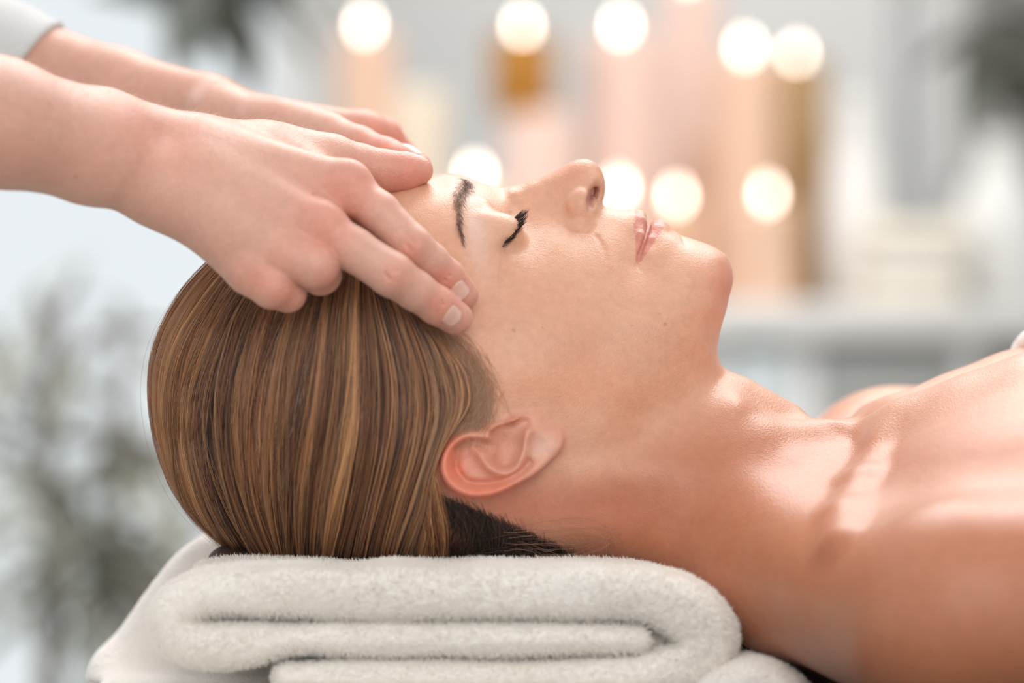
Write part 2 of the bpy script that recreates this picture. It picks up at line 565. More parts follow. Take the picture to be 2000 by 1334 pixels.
def candle_parts(root, x, y, z0, r, h, mat, lit=True):
    body = lathe('candle_body', [(0.0001, 0), (r * .97, 0), (r, .004), (r, h - .006), (r * .96, h), (r * .8, h - .004), (r * .5, h - .007), (.0001, h - .008)], (x, y, z0), mat, root)
    if lit:
        lathe('wick', [(.0001, 0), (.0012, 0), (.001, .012), (.0001, .013)], (x, y, z0 + h - .009), M_wick, root, seg=8)
        fr = .0046
        lathe('flame', [(.0001, 0), (fr * .6, .002), (fr, .006), (fr * .8, .011), (fr * .4, .016), (.0001, .020)], (x, y, z0 + h + .001), m_flame, root, seg=16)
def candle(px, fpy, wpx, y, mat, label, lit=True, group='pillar candles on the sideboard'):
    x, _, zf = B(px, fpy, y)
    r = wpx * .5 * K / 1000 * (2 + y) / 2
    h = zf - .014 - ztop
    root = empty('pillar_candle', (x, y, ztop), label, 'candle', group)
    candle_parts(root, x, y, ztop, r, h, mat, lit)
    return root
candle(712, 40, 118, 2.42, M_peach, 'tall lit peach pillar candle at the left end of the sideboard')
candle(815, 150, 110, 2.60, M_cream, 'unlit cream pillar candle just behind the leftmost tall candle', False)
candle(928, 330, 110, 2.30, M_cream, 'short lit candle above the forehead, lowest left flame')
candle(1213, 42, 150, 2.44, M_pink, 'tall lit pale pink pillar candle above the nose tip')
candle(1345, -60, 120, 2.62, M_pink, 'tallest pale pink pillar candle, its top outside the picture', True)
candle(1456, 84, 130, 2.44, M_peach, 'tall lit peach pillar candle beside the tan glass')
candle(1208, 358, 130, 2.28, M_pink, 'short lit pink candle right behind the nose tip')
candle(1322, 374, 110, 2.28, M_orange, 'short lit apricot candle above the lips')
candle(1420, 250, 150, 2.52, M_orange, 'broad unlit apricot pillar candle between the lit ones', False)
candle(1500, 370, 105, 2.28, M_peach, 'short lit peach candle above the chin, rightmost low flame')
candle(1050, 195, 140, 2.40, M_pink, 'broad pale pink pillar carrying the amber glass', False)
# candles in glasses
def glass_candle(px, py_top, py_bot, fpy, wpx, y, mat, wmat, label, strength=True):
    x, _, z1 = B(px, py_top, y); z0 = B(px, py_bot, y)[2]
    r = wpx * .5 * K / 1000 * (2 + y) / 2
    root = empty('candle_glass', (x, y, z0), label, 'candle')
    h = z1 - z0
    lathe('glass', [(.0001, 0), (r * .93, 0), (r, .006), (r, h), (r - .003, h), (r - .003, .008), (.0001, .008)], (x, y, z0), mat, root)
    zf = B(px, fpy, y)[2]
    candle_parts(root, x, y, z0 + .009, r - .005, max(.02, zf - .012 - z0 - .009), wmat)
z195 = B(1050, 195, 2.40)[2] - .014 - .0005
py195 = 667 - (z195 - ZO) / (K / 1000 * 4.40 / 2)
glass_candle(1020, 68, py195, 47, 125, 2.40, M_amber, M_amber, 'amber glass with a lit candle standing on the pale pink pillar')
glass_candle(1556, 118, 667 - (ztop - ZO) / (K / 1000 * 4.5 / 2), 102, 120, 2.50, M_tan, M_orange, 'tall tan glass with a dimly lit candle, farthest right')

# ---- other things on the sideboard
M_towelw = simple_mat('folded_towel_cloth', (0.80, 0.775, 0.73), 0.95, 0.1, noise=(400, .05, .5))
M_towelc = simple_mat('cream_towel_cloth', (0.83, 0.765, 0.64), 0.95, 0.1, noise=(400, .05, .5))
stack = []
zz = ztop
for i, (mat, lab) in enumerate([(M_towelc, 'cream folded towel at the bottom of the stack on the sideboard'), (M_towelw, 'white folded towel in the middle of the stack on the sideboard'),
                                (M_towelc, 'cream folded towel on top of the stack on the sideboard')]):
    x0, x1 = B(1690, 0, 2.3)[0], B(1885, 0, 2.3)[0]
    sh = .004 * ((i * 7) % 3 - 1)
    me = box_mesh('folded_towel', (x0 + sh, 2.28, zz), (x1 + sh, 2.5, zz + .026), .011)
    me.polygons.foreach_set('use_smooth', np.ones(len(me.polygons), bool))
    tag(link('folded_towel', me, mat), lab, 'towel', 'folded towels stacked on the sideboard')
    zz += .0262
M_ceramic = simple_mat('white_ceramic', (0.80, 0.80, 0.79), .25, .5)
def vase(px, pyt, wpx, y, mat, label, name='vase', cat='vase'):
    x, _, zt = B(px, pyt, y); r = wpx * .5 * K / 1000 * (2 + y) / 2; h = zt - ztop
    me = lathe(name, [(.0001, 0), (r * .6, 0), (r * .85, h * .12), (r, h * .38), (r * .9, h * .62), (r * .5, h * .82), (r * .42, h * .93), (r * .52, h), (r * .46, h), (r * .36, h * .92), (r * .4, h * .8), (.0001, h * .5)], (x, y, ztop), mat)
    return tag(me, label, cat)
vase(1668, 190, 130, 2.45, M_ceramic, 'white rounded ceramic vase right of the candles')
vase(1950, 265, 170, 2.40, M_ceramic, 'large white ceramic vase below the dark leaves')

# standing lamp with a grey pole and the leafy branch at the upper right
M_greym = simple_mat('grey_metal', (.30, .31, .32), .4, .5, .3)
fl = empty('coat_stand', (*B(1775, 0, 3.0)[:2], 0), 'slim grey metal stand near the back wall behind the sideboard', 'stand')
xs, ys, _ = B(1775, 0, 3.0)
lathe('base', [(.0001, 0), (.16, 0), (.16, .012), (.03, .03), (.0001, .03)], (xs, ys, 0), M_greym, fl)
lathe('pole', [(.016, .03), (.016, 1.72), (.0001, 1.73)], (xs, ys, 0), M_greym, fl, seg=20)
for a in range(4):
    t = a * math.pi / 2 + .4
    V = []; F = []
    pts = [(xs + r * math.cos(t), ys + r * math.sin(t), z) for r, z in [(.01, 1.60), (.06, 1.62), (.11, 1.66), (.13, 1.71)]]
    for i, q in enumerate(pts):
        for j in range(8):
            b_ = 2 * math.pi * j / 8
            V.append((q[0] + .008 * math.cos(b_) * math.sin(t), q[1] - .008 * math.cos(b_) * math.cos(t), q[2] + .008 * math.sin(b_)))
    for i in range(3):
        for j in range(8):
            F.append((i * 8 + j, i * 8 + (j + 1) % 8, (i + 1) * 8 + (j + 1) % 8, (i + 1) * 8 + j))
    link('hook', mesh_np('hook', np.array(V), np.array(F), mm=False), M_greym, fl)
# framed pale panel and dark board on the back wall (grey blocks at the upper right)
pf = empty('wall_panel', (1.0, WY, 1.5), 'wide grey hanging panel on the white back wall, upper right', 'panel')
x0, x1 = B(1880, 0, WY)[0], B(2500, 0, WY)[0]
box('board', (x0, WY - .03, 1.19), (x1, WY - .001, 2.1), simple_mat('grey_board', (.33, .325, .31), .8, .2), pf, .004)
box('frame', (x0 - .02, WY - .035, 1.17), (x1 + .02, WY - .0305 + .002, 1.19), M_greym, pf)

# ---- plants: each leaf a part; alike leaves share one mesh
def leaf_mesh(L, W, name):
    V = []; F = []
    n = 7
    for i in range(n + 1):
        t = i / n
        w = W * math.sin(math.pi * min(1, t * .96 + .03)) ** .8 * (1 - .35 * t)
        for s in (-1, 0, 1):
            V.append((t * L, s * w, -0.25 * L * t * t + (0.12 * w if s else 0)))
    for i in range(n):
        for j in range(2):
            a = i * 3 + j
            F.append((a, a + 3, a + 4, a + 1))
    return mesh_np(name, np.array(V), np.array(F), mm=False)
def tube(pts, radii, seg=8):
    pts = np.array(pts, float); V = []; F = []
    for i in range(len(pts)):
        d = pts[min(i + 1, len(pts) - 1)] - pts[max(i - 1, 0)]; d /= np.linalg.norm(d) + 1e-9
        a = np.cross(d, (0, 1, 0)) if abs(d[1]) < .9 else np.cross(d, (1, 0, 0)); a /= np.linalg.norm(a); c = np.cross(d, a)
        for j in range(seg):
            t = 2 * math.pi * j / seg
            V.append(pts[i] + radii[i] * (a * math.cos(t) + c * math.sin(t)))
    for i in range(len(pts) - 1):
        for j in range(seg):
            F.append((i * seg + j, i * seg + (j + 1) % seg, (i + 1) * seg + (j + 1) % seg, (i + 1) * seg + j))
    return np.array(V), np.array(F)
M_leaf = simple_mat('grey_green_leaf', (0.33, 0.33, 0.27), .5, .4, noise=(30, .4, 0))
M_leafd = simple_mat('dark_leaf', (0.12, 0.125, 0.105), .5, .4, noise=(30, .3, 0))
M_bark = simple_mat('grey_bark', (0.27, 0.25, 0.23), .9, .2, noise=(60, .4, .3))
M_pot = simple_mat('grey_pot', (0.42, 0.42, 0.41), .7, .3)
M_soil = simple_mat('soil', (0.05, 0.035, 0.025), 1, .1)
def plant(root, base, pot_r, pot_h, stems, leaf, leafmat, n_leaf, tmin, rs):
    R = random.Random(rs)
    x, y, z = base
    lathe('pot', [(.0001, 0), (pot_r * .75, 0), (pot_r, pot_h), (pot_r * .92, pot_h), (pot_r * .88, pot_h * .9), (.0001, pot_h * .9)], base, M_pot, root)
    lathe('soil', [(.0001, .9 * pot_h + .001), (pot_r * .87, .9 * pot_h + .001), (.0001, .9 * pot_h + .006)], base, M_soil, root)
    tips = []
    for pts, r in stems:
        c = np.array(pts, float)
        q = resample(c, .03, closed=False)
        rad = np.linspace(r, r * .35, len(q))
        v, f = tube(q, rad)
        link('stem', mesh_np('stem', v, f, mm=False), M_bark, root)
        for i in range(len(q)):
            if i / len(q) > tmin: tips.append(q[i])
    leafmat_me = leaf
    for k in range(n_leaf):
        q = tips[R.randrange(len(tips))]
        o = bpy.data.objects.new('leaf', leafmat_me)
        COL.objects.link(o); o.parent = root
        s = R.uniform(.7, 1.25)
        o.location = Vector(q) - root.location
        o.rotation_euler = (R.uniform(-.6, .6), R.uniform(-.9, .7), R.uniform(0, 2 * math.pi))
        o.scale = (s, s, s)
lm1 = leaf_mesh(.12, .011, 'leaf'); lm1.materials.append(M_leaf)
lm2 = leaf_mesh(.085, .02, 'leaf'); lm2.materials.append(M_leafd)
def bp(px, py, y, dy=0): 
    q = B(px, py, y + dy); return q
# tall bare-stemmed plant, lower left
root = empty('potted_tree', (*B(150, 0, 1.6)[:2], 0), 'tall grey-green potted tree with crossing stems by the window', 'plant')
y = 1.6
ph = .34
bx, by = root.location.x, root.location.y
stems = [([(bx - .02, by, ph * .85), B(95, 1330, y), B(92, 1000, y), B(95, 700, y), B(70, 560, y)], .017),
         ([(bx + .03, by, ph * .85), B(250, 1330, y), B(240, 1000, y), B(236, 700, y), B(242, 590, y)], .014),
         ([B(92, 850, y), B(60, 760, y), B(-30, 690, y), B(-100, 600, y)], .010), ([B(92, 800, y), B(150, 700, y), B(200, 640, y), B(330, 640, y)], .010),
         ([B(240, 900, y), B(180, 830, y), B(100, 860, y), B(-20, 820, y)], .009), ([B(95, 1000, y), B(30, 900, y), B(-40, 880, y)], .009),
         ([B(240, 900, y), B(300, 880, y), B(400, 900, y)], .009), ([B(245, 1100, y), B(330, 1020, y), B(380, 1000, y)], .009),
         ([B(95, 1150, y), B(150, 1060, y), B(250, 1080, y), B(330, 1120, y)], .010), ([B(95, 700, y), B(120, 600, y), B(160, 520, y)], .008)]
plant(root, (bx, by, 0), .17, ph, stems, lm1, M_leaf, 0, .2, 3)
def leaves_at(root, spots, n, mesh, sx, sy, rs):
    R = random.Random(rs)
    for k in range(n):
        px, py, y = spots[R.randrange(len(spots))]
        q = B(px + R.gauss(0, sx), py + R.gauss(0, sy), y + R.gauss(0, .06))
        o = bpy.data.objects.new('leaf', mesh); COL.objects.link(o); o.parent = root
        s = R.uniform(.6, 1.2)
        o.location = Vector(q) - root.location
        o.rotation_euler = (R.uniform(-.8, .8), R.uniform(-.9, .9), R.uniform(0, 2 * math.pi)); o.scale = (s, s, s)
leaves_at(root, [(60, 1000, 1.6), (150, 1050, 1.6), (260, 1080, 1.6), (200, 1150, 1.6), (60, 1130, 1.6), (290, 1120, 1.6)], 95, lm1, 60, 55, 11)
leaves_at(root, [(300, 900, 1.6), (180, 830, 1.6), (60, 780, 1.6), (240, 700, 1.6), (60, 640, 1.6), (360, 980, 1.6), (100, 900, 1.6)], 34, lm1, 50, 35, 12)
# hanging plant, top left; leafy branch, top right
def hanging(px, y, label, spots, n, rs, sx, sy):
    x = B(px, 0, y)[0]; zt = B(0, -130, y)[2]
    root = empty('hanging_plant', (x, y, zt), label, 'plant')
    lathe('pot', [(.0001, 0), (.07, .0), (.10, .05), (.11, .12), (.10, .12), (.09, .1), (.0001, .1)], (x, y, zt), M_pot, root)
    for a in range(3):
        t = a * 2.1
        v, f = tube([(x + .105 * math.cos(t), y + .105 * math.sin(t), zt + .11), (x, y, 2.72)], [.002, .002], 6)
        link('cord', mesh_np('cord', v, f, mm=False), M_greym, root)
    for (sx_, sy_, yy) in spots:
        q = B(sx_, sy_, yy)
        v, f = tube(resample([(x, y, zt + .1), ((x * 2 + q[0]) / 3, (y * 2 + q[1]) / 3, zt + .16), q], .02, closed=False), [.0025] * 400, 6)
        link('stem', mesh_np('stem', v, f, mm=False), M_bark, root)
    leaves_at(root, spots, n, lm2, sx, sy, rs)
    return root
hanging(395, 1.7, 'dark-leaved hanging plant in the upper left, in front of the window', [(400, -35, 1.7), (455, -35, 1.7), (525, -60, 1.7), (400, 0, 1.7)], 38, 21, 24, 12)
hanging(2040, 2.05, 'dark-leaved hanging plant at the upper right above the white vase', [(1960, 120, 2.05), (1990, 60, 2.05), (1930, 30, 2.05), (2020, 150, 2.05), (2060, 100, 2.05)], 24, 22, 40, 40)
# ceiling the hanging plants hang from
st(box('ceiling', (-2.6, 0.9, 2.72), (2.8, WY + 0.15, 2.8), M_wall))
# ------------------------------------------------------------------ patient: implicit head, neck and torso (mm)
XZ = lambda px, py, y=0.0: tuple(P(px, py, y)[[0, 2]])

profile_px = [
 (848,341),(866,339),(883,339),(898,341),(911,345),(933,354),(955,362),(977,366),(992,365),(1009,361),(1040,351),(1072,338),(1097,326),
 (1119,315),(1135,311),(1151,312),(1166,321),(1177,337),(1182,356),(1182,374),(1179,390),(1180,401),(1200,407),(1218,410),(1239,408),
 (1251,418),(1259,429),(1264,440),(1273,434),(1290,431),(1302,435),(1314,449),(1332,460),(1350,466),(1380,476),(1404,488),(1419,500),
 (1428,517),(1432,536),(1431,556),(1425,577),(1419,604),(1410,634),(1404,660),(1402,690),(1413,718),(1456,751),(1496,776),(1537,799),
 (1590,824),(1640,852),(1700,900),(1760,960),(1800,1020),(1790,1110),(1720,1170),(1620,1190),(1500,1165),(1400,1135),(1300,1122),(1200,1118),(1100,1122),(1000,1118),(900,1112),
 (800,1108),(700,1106),(600,1098),(500,1075),(420,1020),(360,950),(325,870),(310,780),(318,690),(345,610),(400,540),(470,485),
 (560,435),(650,395),(740,362),(800,347)]
profile = resample([XZ(a, b) for a, b in profile_px], 2.6)

depth_px = [
 # skull
 (450,620,36),(450,760,50),(450,900,44),(560,520,38),(560,640,59),(560,800,66),(560,950,55),(560,1040,35),(680,450,40),(680,560,62),
 (680,700,71),(680,850,73),(680,980,62),(680,1060,42),(800,420,46),(790,520,62),(790,640,69),(790,760,72),(800,880,72),(800,1000,60),
 (800,1070,40),(380,760,32),(370,860,26),
 # forehead, temple, brow
 (860,356,21),(850,400,42),(860,450,52),(868,520,58),(880,590,60.5),(870,660,66),(868,740,70),(868,830,71),
 (898,356,20),(900,385,34),(905,430,44.5),(912,480,50),(935,530,53),(955,590,57.5),(950,670,64),(945,760,69),
 # eye and nose root
 (930,366,14),(940,385,24),(945,420,36),(955,460,44),(972,510,50),(977,377,8),(1000,374,8),(1000,400,12.5),(998,430,21),(1000,470,35),
 (1012,510,45),(1030,410,14.5),(1040,450,23.5),(1050,490,36),(1060,535,46),(1010,570,54),
 # nose
 (1040,362,6.4),(1040,385,10.5),(1072,352,6.8),(1075,385,11.0),(1075,420,16),(1097,345,8),(1105,385,12.5),(1100,415,15.5),
 (1120,328,6.6),(1122,360,11.5),(1120,400,16.5),(1128,425,17.8),(1140,324,6.5),(1145,350,10.8),(1143,385,15.0),(1146,415,17.0),
 (1166,336,5.6),(1168,355,8.8),(1168,380,8.5),(1166,402,11.5),(1158,424,15.6),
 # cheek beside the nose
 (1095,440,20),(1095,475,32),(1100,520,42),(1150,442,19.5),(1132,462,25),(1140,490,33),(1160,530,40),(1180,440,17.5),(1190,475,26.5),
 (1100,570,49.5),(1060,600,55.5),(1060,670,62),(1010,650,61.5),(1020,740,67),(1000,800,68),(1120,650,57.5),(1110,730,62),(1090,800,64.5),
 # upper lip, mouth, chin
 (1205,418,9.5),(1210,440,16.5),(1212,480,25.5),(1200,520,34.5),(1238,419,9),(1240,445,15.5),(1240,480,21.8),(1246,512,26),
 (1262,452,10.5),(1258,475,17.5),(1290,443,10.5),(1285,465,17.5),(1270,490,23.5),(1235,545,34),(1262,540,31.5),
 (1318,462,12),(1320,495,23),(1300,540,32),(1352,480,14.5),(1355,515,26),(1340,560,34.5),(1400,500,14),(1395,540,25),(1375,600,33.5),
 (1300,610,41.5),(1230,600,43.5),(1180,590,46.5),(1160,680,55),(1230,680,50),(1310,680,42.5),(1370,660,33),(1415,560,18),(1410,610,17),
 (1160,770,60),(1230,760,53.5),(1290,750,45),(1360,720,33),(1385,690,24),(1170,830,61),(1100,870,64.5),
 # neck
 (1400,740,17),(1330,790,40),(1260,810,48),(1440,790,33),(1400,850,46),(1320,870,50),(1240,880,53),(1500,840,36),(1480,920,50),
 (1400,950,53.5),(1300,970,54),(1200,960,57),(1100,960,61),(1000,960,65),(900,960,69),(1550,900,46),(1560,1000,56),(1480,1040,55),
 (1380,1050,48),(1280,1050,47),(1180,1050,48),(1080,1050,49),(980,1050,52),(890,1050,52),(1580,1090,52),(1480,1110,42),(1620,950,48),(1680,1050,50),(1740,1060,36),(1700,980,36)]

def normals2(p):
    t = np.roll(p, -1, 0) - np.roll(p, 1, 0)
    n = np.stack([t[:, 1], -t[:, 0]], 1); n /= np.sqrt((n * n).sum(1))[:, None] + 1e-9
    return n

pn = normals2(profile)
tst = profile + pn * 0.5
if inside(tst[:, 0], tst[:, 1], profile).mean() > 0.5:
    pn = -pn                                           # outward
# cross-section radius of the rounded midline edge along the profile (mm), by pixel x
ppx, _ = PX(np.stack([profile[:, 0], 0 * profile[:, 0], profile[:, 1]], 1))
upper = profile[:, 1] > XZ(0, 700)[1]
ru = np.interp(ppx, [300, 500, 700, 860, 905, 940, 975, 1010, 1080, 1110, 1140, 1175, 1185, 1200, 1240, 1265, 1300, 1330, 1400, 1430, 1440],
                    [60,  60,  60,  62,  45,  14,  5.5, 5.0, 5.5, 6.5, 6.5, 4.5, 5, 14, 14, 12, 14, 16, 24, 26, 26])
rl = np.interp(ppx, [300, 400, 1000, 1100, 1300, 1402, 1450, 1540, 1700, 1800], [60, 60, 45, 40, 36, 22, 20, 22, 30, 30])
RR = np.where(upper, ru, rl)
cp = [tuple(q) for q in profile]; cv = [0.0] * len(profile)
dl = 1.3
for q, nn, r in zip(profile[::2], pn[::2], RR[::2]):
    cp.append(tuple(q + nn * dl)); cv.append(-2 * r * dl)
for a, b, d in depth_px:
    cp.append(XZ(a, b, -d)); cv.append(d * d)
gQ = Grid2(-190, 192, -150, 100, 0.6)
Qv = rbf(cp, cv, gQ.X, gQ.Z, 3.2)
# far outside the profile the field stays clearly negative
sd_prof, _ = seg_dist(gQ.X, gQ.Z, profile, closed=True)
ins = inside(gQ.X, gQ.Z, profile)
Qv = np.where(~ins, np.minimum(Qv, -6.0 * sd_prof), Qv)
gQ.set(Qv)
Qx, Qz = np.gradient(gQ.v, gQ.h)
Qg = Qx * Qx + Qz * Qz
print('Q grid', round(time.time() - T0, 1))

def f_core(p):
    x, y, z = p[:, 0], p[:, 1], p[:, 2]
    q = gQ(x, z)
    g = np.sqrt(4 * y * y + gQ(x, z, Qg) + 4.0)
    f = (y * y - q) / g
    # outside the grid: distance to its box
    dx = np.maximum(np.maximum(-189 - x, x - 188), 0)
    dz = np.maximum(np.maximum(-149 - z, z - 99), 0)
    return np.maximum(f, 0) + np.sqrt(dx * dx + dz * dz) + np.minimum(f, 0)

def core_depth(x, z):
    return np.sqrt(np.maximum(gQ(x, z), 0))

# ---- ear: a shell with a sculpted front height field (both sides, mirrored)
EZ = lambda a, b: XZ(780 + a / 3.335, 720 + b / 3.335, -72)   # from the ear close-up's own pixels
ear_out = resample([EZ(*q) for q in [(420,400),(330,445),(268,530),(247,620),(262,700),(310,780),(400,836),(520,850),(650,828),(780,762),
    (890,700),(990,610),(1062,530),(1078,450),(1035,385),(950,330),(860,290),(760,290),(680,330),(600,350),(500,370)]], 1.0)
gE = Grid2(-45, 40, -85, -20, 0.3)
se, _ = seg_dist(gE.X, gE.Z, ear_out, closed=True)
e_sd = np.where(inside(gE.X, gE.Z, ear_out), -se, se)
zt, zb = EZ(0, 350)[1], EZ(0, 840)[1]
tt = np.clip((zt - gE.Z) / (zt - zb), -0.3, 1.2)
Hh = 68.0 + 9.0 * tt                                          # the shell leans away from the head towards its back edge
def ridge(pts, w, amp, fade=None):
    d, par = seg_dist(gE.X, gE.Z, resample([EZ(*q) for q in pts], 1.2, closed=False))
    a = amp if fade is None else amp * np.interp(par, [0, .15, .85, 1], fade)
    return a * np.exp(-(d / w) ** 2)
Hh = Hh + ridge([(560,455),(470,425),(385,455),(315,530),(292,620),(310,700),(380,775),(480,812),(600,800),(720,752),(840,690),(930,620)], 2.7, 4.6, [0.6, 1, 1, 0.3])
Hh = Hh + ridge([(480,470),(530,560),(590,640),(680,672),(760,640),(800,560),(815,480),(835,410)], 2.6, 3.9, [0.5, 1, 1, 1])
Hh = Hh + ridge([(610,385),(690,360),(760,330)], 2.3, 5.0)                       # tragus
Hh = Hh + ridge([(600,400),(570,420),(600,500)], 1.5, 1.6)
Hh = Hh - ridge([(690,440),(700,520),(690,590)], 3.6, 11.0)                      # concha
Hh = Hh - ridge([(640,420),(720,400),(815,350)], 1.9, 8.0)
Hh = Hh - ridge([(520,490),(600,505)], 1.9, 6.5)                                 # hollow between the crura
Hh = Hh - ridge([(390,520),(420,500),(470,480)], 1.5, 4.2)                       # under the helix
Hh = Hh - ridge([(380,540),(370,640),(430,730),(540,750),(660,740),(780,680),(850,610)], 1.6, 2.4)   # scapha
Hh = Hh + ridge([(900,400),(980,450),(1000,500)], 4.0, 1.5)                      # lobe
Hh = Hh - 3.0 * np.exp(-((gE.X - EZ(1030,0)[0]) / 7) ** 2) * (1 - np.clip(tt, 0, 1))
gE.set(e_sd)
Hv = Hh.reshape(gE.nx, gE.nz)
hx, hz = np.gradient(Hv, gE.h)
Hn = 1 / np.sqrt(1 + np.minimum(hx * hx + hz * hz, 6.0))

def f_ear(p, ya):
    x, z = p[:, 0], p[:, 2]
    H = gE(x, z, Hv); nn = gE(x, z, Hn)
    sd = gE(x, z)
    thick = 4.2 + 9 * np.clip(1 - np.clip((EZ(0, 470)[1] - z) / 9.0, 0, 1), 0, 1)
    f = smax(smax((ya - H) * nn, (H - thick - ya) * nn, 1.5), sd + 0.6, 2.6)
    dx = np.maximum(np.maximum(-44 - x, x - 39), 0); dz = np.maximum(np.maximum(-84 - z, z + 21), 0)
    return f + np.sqrt(dx * dx + dz * dz)

eye_c = P(973, 466, -32); eye_c = np.array([eye_c[0], 32.0, eye_c[2]])
def PA(px, py, d):
    """like P, for the symmetric |y| frame"""
    v = P(px, py, -d); return np.array([v[0], d, v[2]])

def f_patient(p):
    out = np.empty(len(p))
    ya = np.abs(p[:, 1])
    pa = p.copy(); pa[:, 1] = ya
    f = f_core(p)
    m = (p[:, 0] > -75) & (p[:, 0] < 110) & (p[:, 2] > -25)       # face features
    if m.any():
        q = pa[m]; g = f[m]
        g = smax(g, -ellip(q, PA(984, 432, 13), (4.2, 4.0, 3.2)), 4.0)          # inner corner of the eye socket
        g = smin(g, ellip(q, eye_c, (11.9, 12.0, 11.6)), 3.5)                    # closed eye
        g = smin(g, chain(q, [(PA(941, 406, 27), 2.6), (PA(946, 436, 37), 2.8), (PA(955, 478, 43.5), 2.6)], 3), 6.0)   # fold of the upper lid
        g = smax(g, -chain(q, [(PA(1004, 424, 22), .7), (PA(1008, 436, 31.5), .8), (PA(1002, 456, 38.5), .8), (PA(990, 476, 43.5), .8), (PA(980, 496, 47), .4)], 1), 1.2)
        # nostril wing and opening
        g = smin(g, ellip(q, PA(1134, 404, 13.6), (6.4, 4.8, 7.6)), 3.0)
        g = smax(g, -chain(q, [(PA(1096, 400, 16.0), .4), (PA(1106, 424, 19.4), 1.2), (PA(1122, 443, 21.6), 1.5), (PA(1144, 448, 21.2), 1.4), (PA(1156, 436, 18.5), .8)], 1), 2.4)
        nose = chain(q, [(PA(1173, 353, 10.4), 1.6), (PA(1164, 372, 13.4), 3.0), (PA(1157, 394, 16.0), 2.8), (PA(1154, 413, 18.4), 1.5)], 1)
        nose = smin(nose, chain(q, [(PA(1163, 377, 8.0), 2.8), (PA(1136, 372, 6.2), 2.4), (PA(1112, 375, 5), 1.4)], 2), 1.5)
        g = smax(g, -nose, 1.0)
        # lips
        g = smin(g, chain(q, [(PA(1249, 424, 0), 3.2), (PA(1249, 436, 8), 2.9), (PA(1250, 462, 16.5), 2.0), (PA(1246, 500, 23.5), .9)], 2), 2.0)
        g = smin(g, chain(q, [(PA(1288, 446, 0), 3.6), (PA(1284, 455, 8), 3.6), (PA(1272, 475, 16), 2.6), (PA(1252, 505, 23.5), .9)], 2), 2.0)
        g = smax(g, -chain(q, [(PA(1268, 437, 0), .9), (PA(1266, 446, 9), .9), (PA(1260, 467, 17), .9), (PA(1250, 495, 23.8), .9), (PA(1245, 517, 27.5), .9), (PA(1250, 528, 29.5), .4)], 1), 1.0)
        # folds: cheek to mouth corner, corner of the mouth, below the lower lip
        g = smax(g, -chain(q, [(PA(1166, 462, 23.5), .1), (PA(1180, 486, 30.2), .4), (PA(1190, 520, 37.2), .45), (PA(1195, 555, 41.5), .2)], 1), 2.2)
        g = smax(g, -chain(q, [(PA(1180, 565, 43.5), .15), (PA(1205, 595, 45.5), .5), (PA(1245, 612, 44.5), .45), (PA(1290, 615, 42), .15)], 1), 1.0)
        g = smax(g, -chain(q, [(PA(1332, 462, 6), .3), (PA(1338, 475, 15), .5), (PA(1350, 492, 22), .2)], 1), 1.0)
        g = smax(g, -chain(q, [(PA(968, 540, 53), .15), (PA(960, 575, 56.5), .35), (PA(955, 610, 59.5), .15)], 1), .8)
        g = smax(g, -chain(q, [(PA(978, 515, 50), .2), (PA(975, 545, 53), .35), (PA(972, 570, 55.5), .1)], 1), .8)
        g = smax(g, -chain(q, [(PA(1212, 508, 32.8), .1), (PA(1222, 525, 33.8), .35), (PA(1232, 536, 34.2), .1)], 1), .9)
        f[m] = g
    m = (p[:, 0] > -48) & (p[:, 0] < 45) & (p[:, 2] > -90) & (p[:, 2] < -15) & (ya > 45)
    if m.any():
        q = pa[m]; g = f[m]
        g = smin(g, f_ear(q, q[:, 1]), 2.6)
        g = smax(g, -ellip(q, PA(990, 866, 72.5), (6.5, 4.6, 8.0)), 3.0)
        g = smax(g, -chain(q, [(PA(976, 840, 71), .8), (PA(1000, 838, 70), 1.8), (PA(1022, 826, 70), 2.2)], 1), 1.4)
        f[m] = g
    m = p[:, 0] > 15
    if m.any():
        q = p[m]; a = pa[m]; g = f[m]
        # neck muscle from behind the ear to the notch, throat
        g = smin(g, chain(a, [(PA(1130, 930, 54), 7), (PA(1300, 920, 46), 8.5), (PA(1480, 880, 30), 8), (PA(1610, 850, 13), 5)], 6), 9.0)
        g = smin(g, chain(q, [(P(1440, 800, 0), 14), (P(1540, 850, 0), 13)], 4), 8.0)
        # trapezius to each shoulder
        for s in (-1, 1):
            dz = 0.0 if s < 0 else 43.0
            sh = np.array([188.0, s * 168.0, -109.0 + dz])
            t0 = P(1320, 1005, 0); t0[1] = s * 18
            g = smin(g, chain(q, [(t0, 27), (np.array([120, s * 62, -100 + dz * .4]), 33), (sh - [12, s * 6, 8], 40)], 20), 26.0)
            # shoulder cap and upper arm
            g = smin(g, chain(q, [(sh, 44), (sh + [60, s * 8, -2], 46), (sh + [140, s * 18, -10], 43), (sh + [185, s * 20, -14], 40)], 20), 20.0)
        # chest
        ch = ellip(q, (330, 0, -112), (215, 150, 108))
        ch = smin(ch, ellip(q, (470, 0, -110), (300, 150, 118)), 60)
        for s in (-1, 1):
            ch = smin(ch, ellip(q, (285, s * 90, -92), (128, 84, 66)), 45)
        for s in (-1, 1):
            ch = smin(ch, chain(q, [(P(1775, 855, 0) + [0, s * 26, 0], 17), (P(1905, 833, 0) + [0, s * 36, 0], 20), (P(2010, 806, 0) + [0, s * 44, 0], 23), (P(2400, 800, 0) + [0, s * 60, 0], 30)], 8), 22)
        g = smin(g, ch, 30.0)
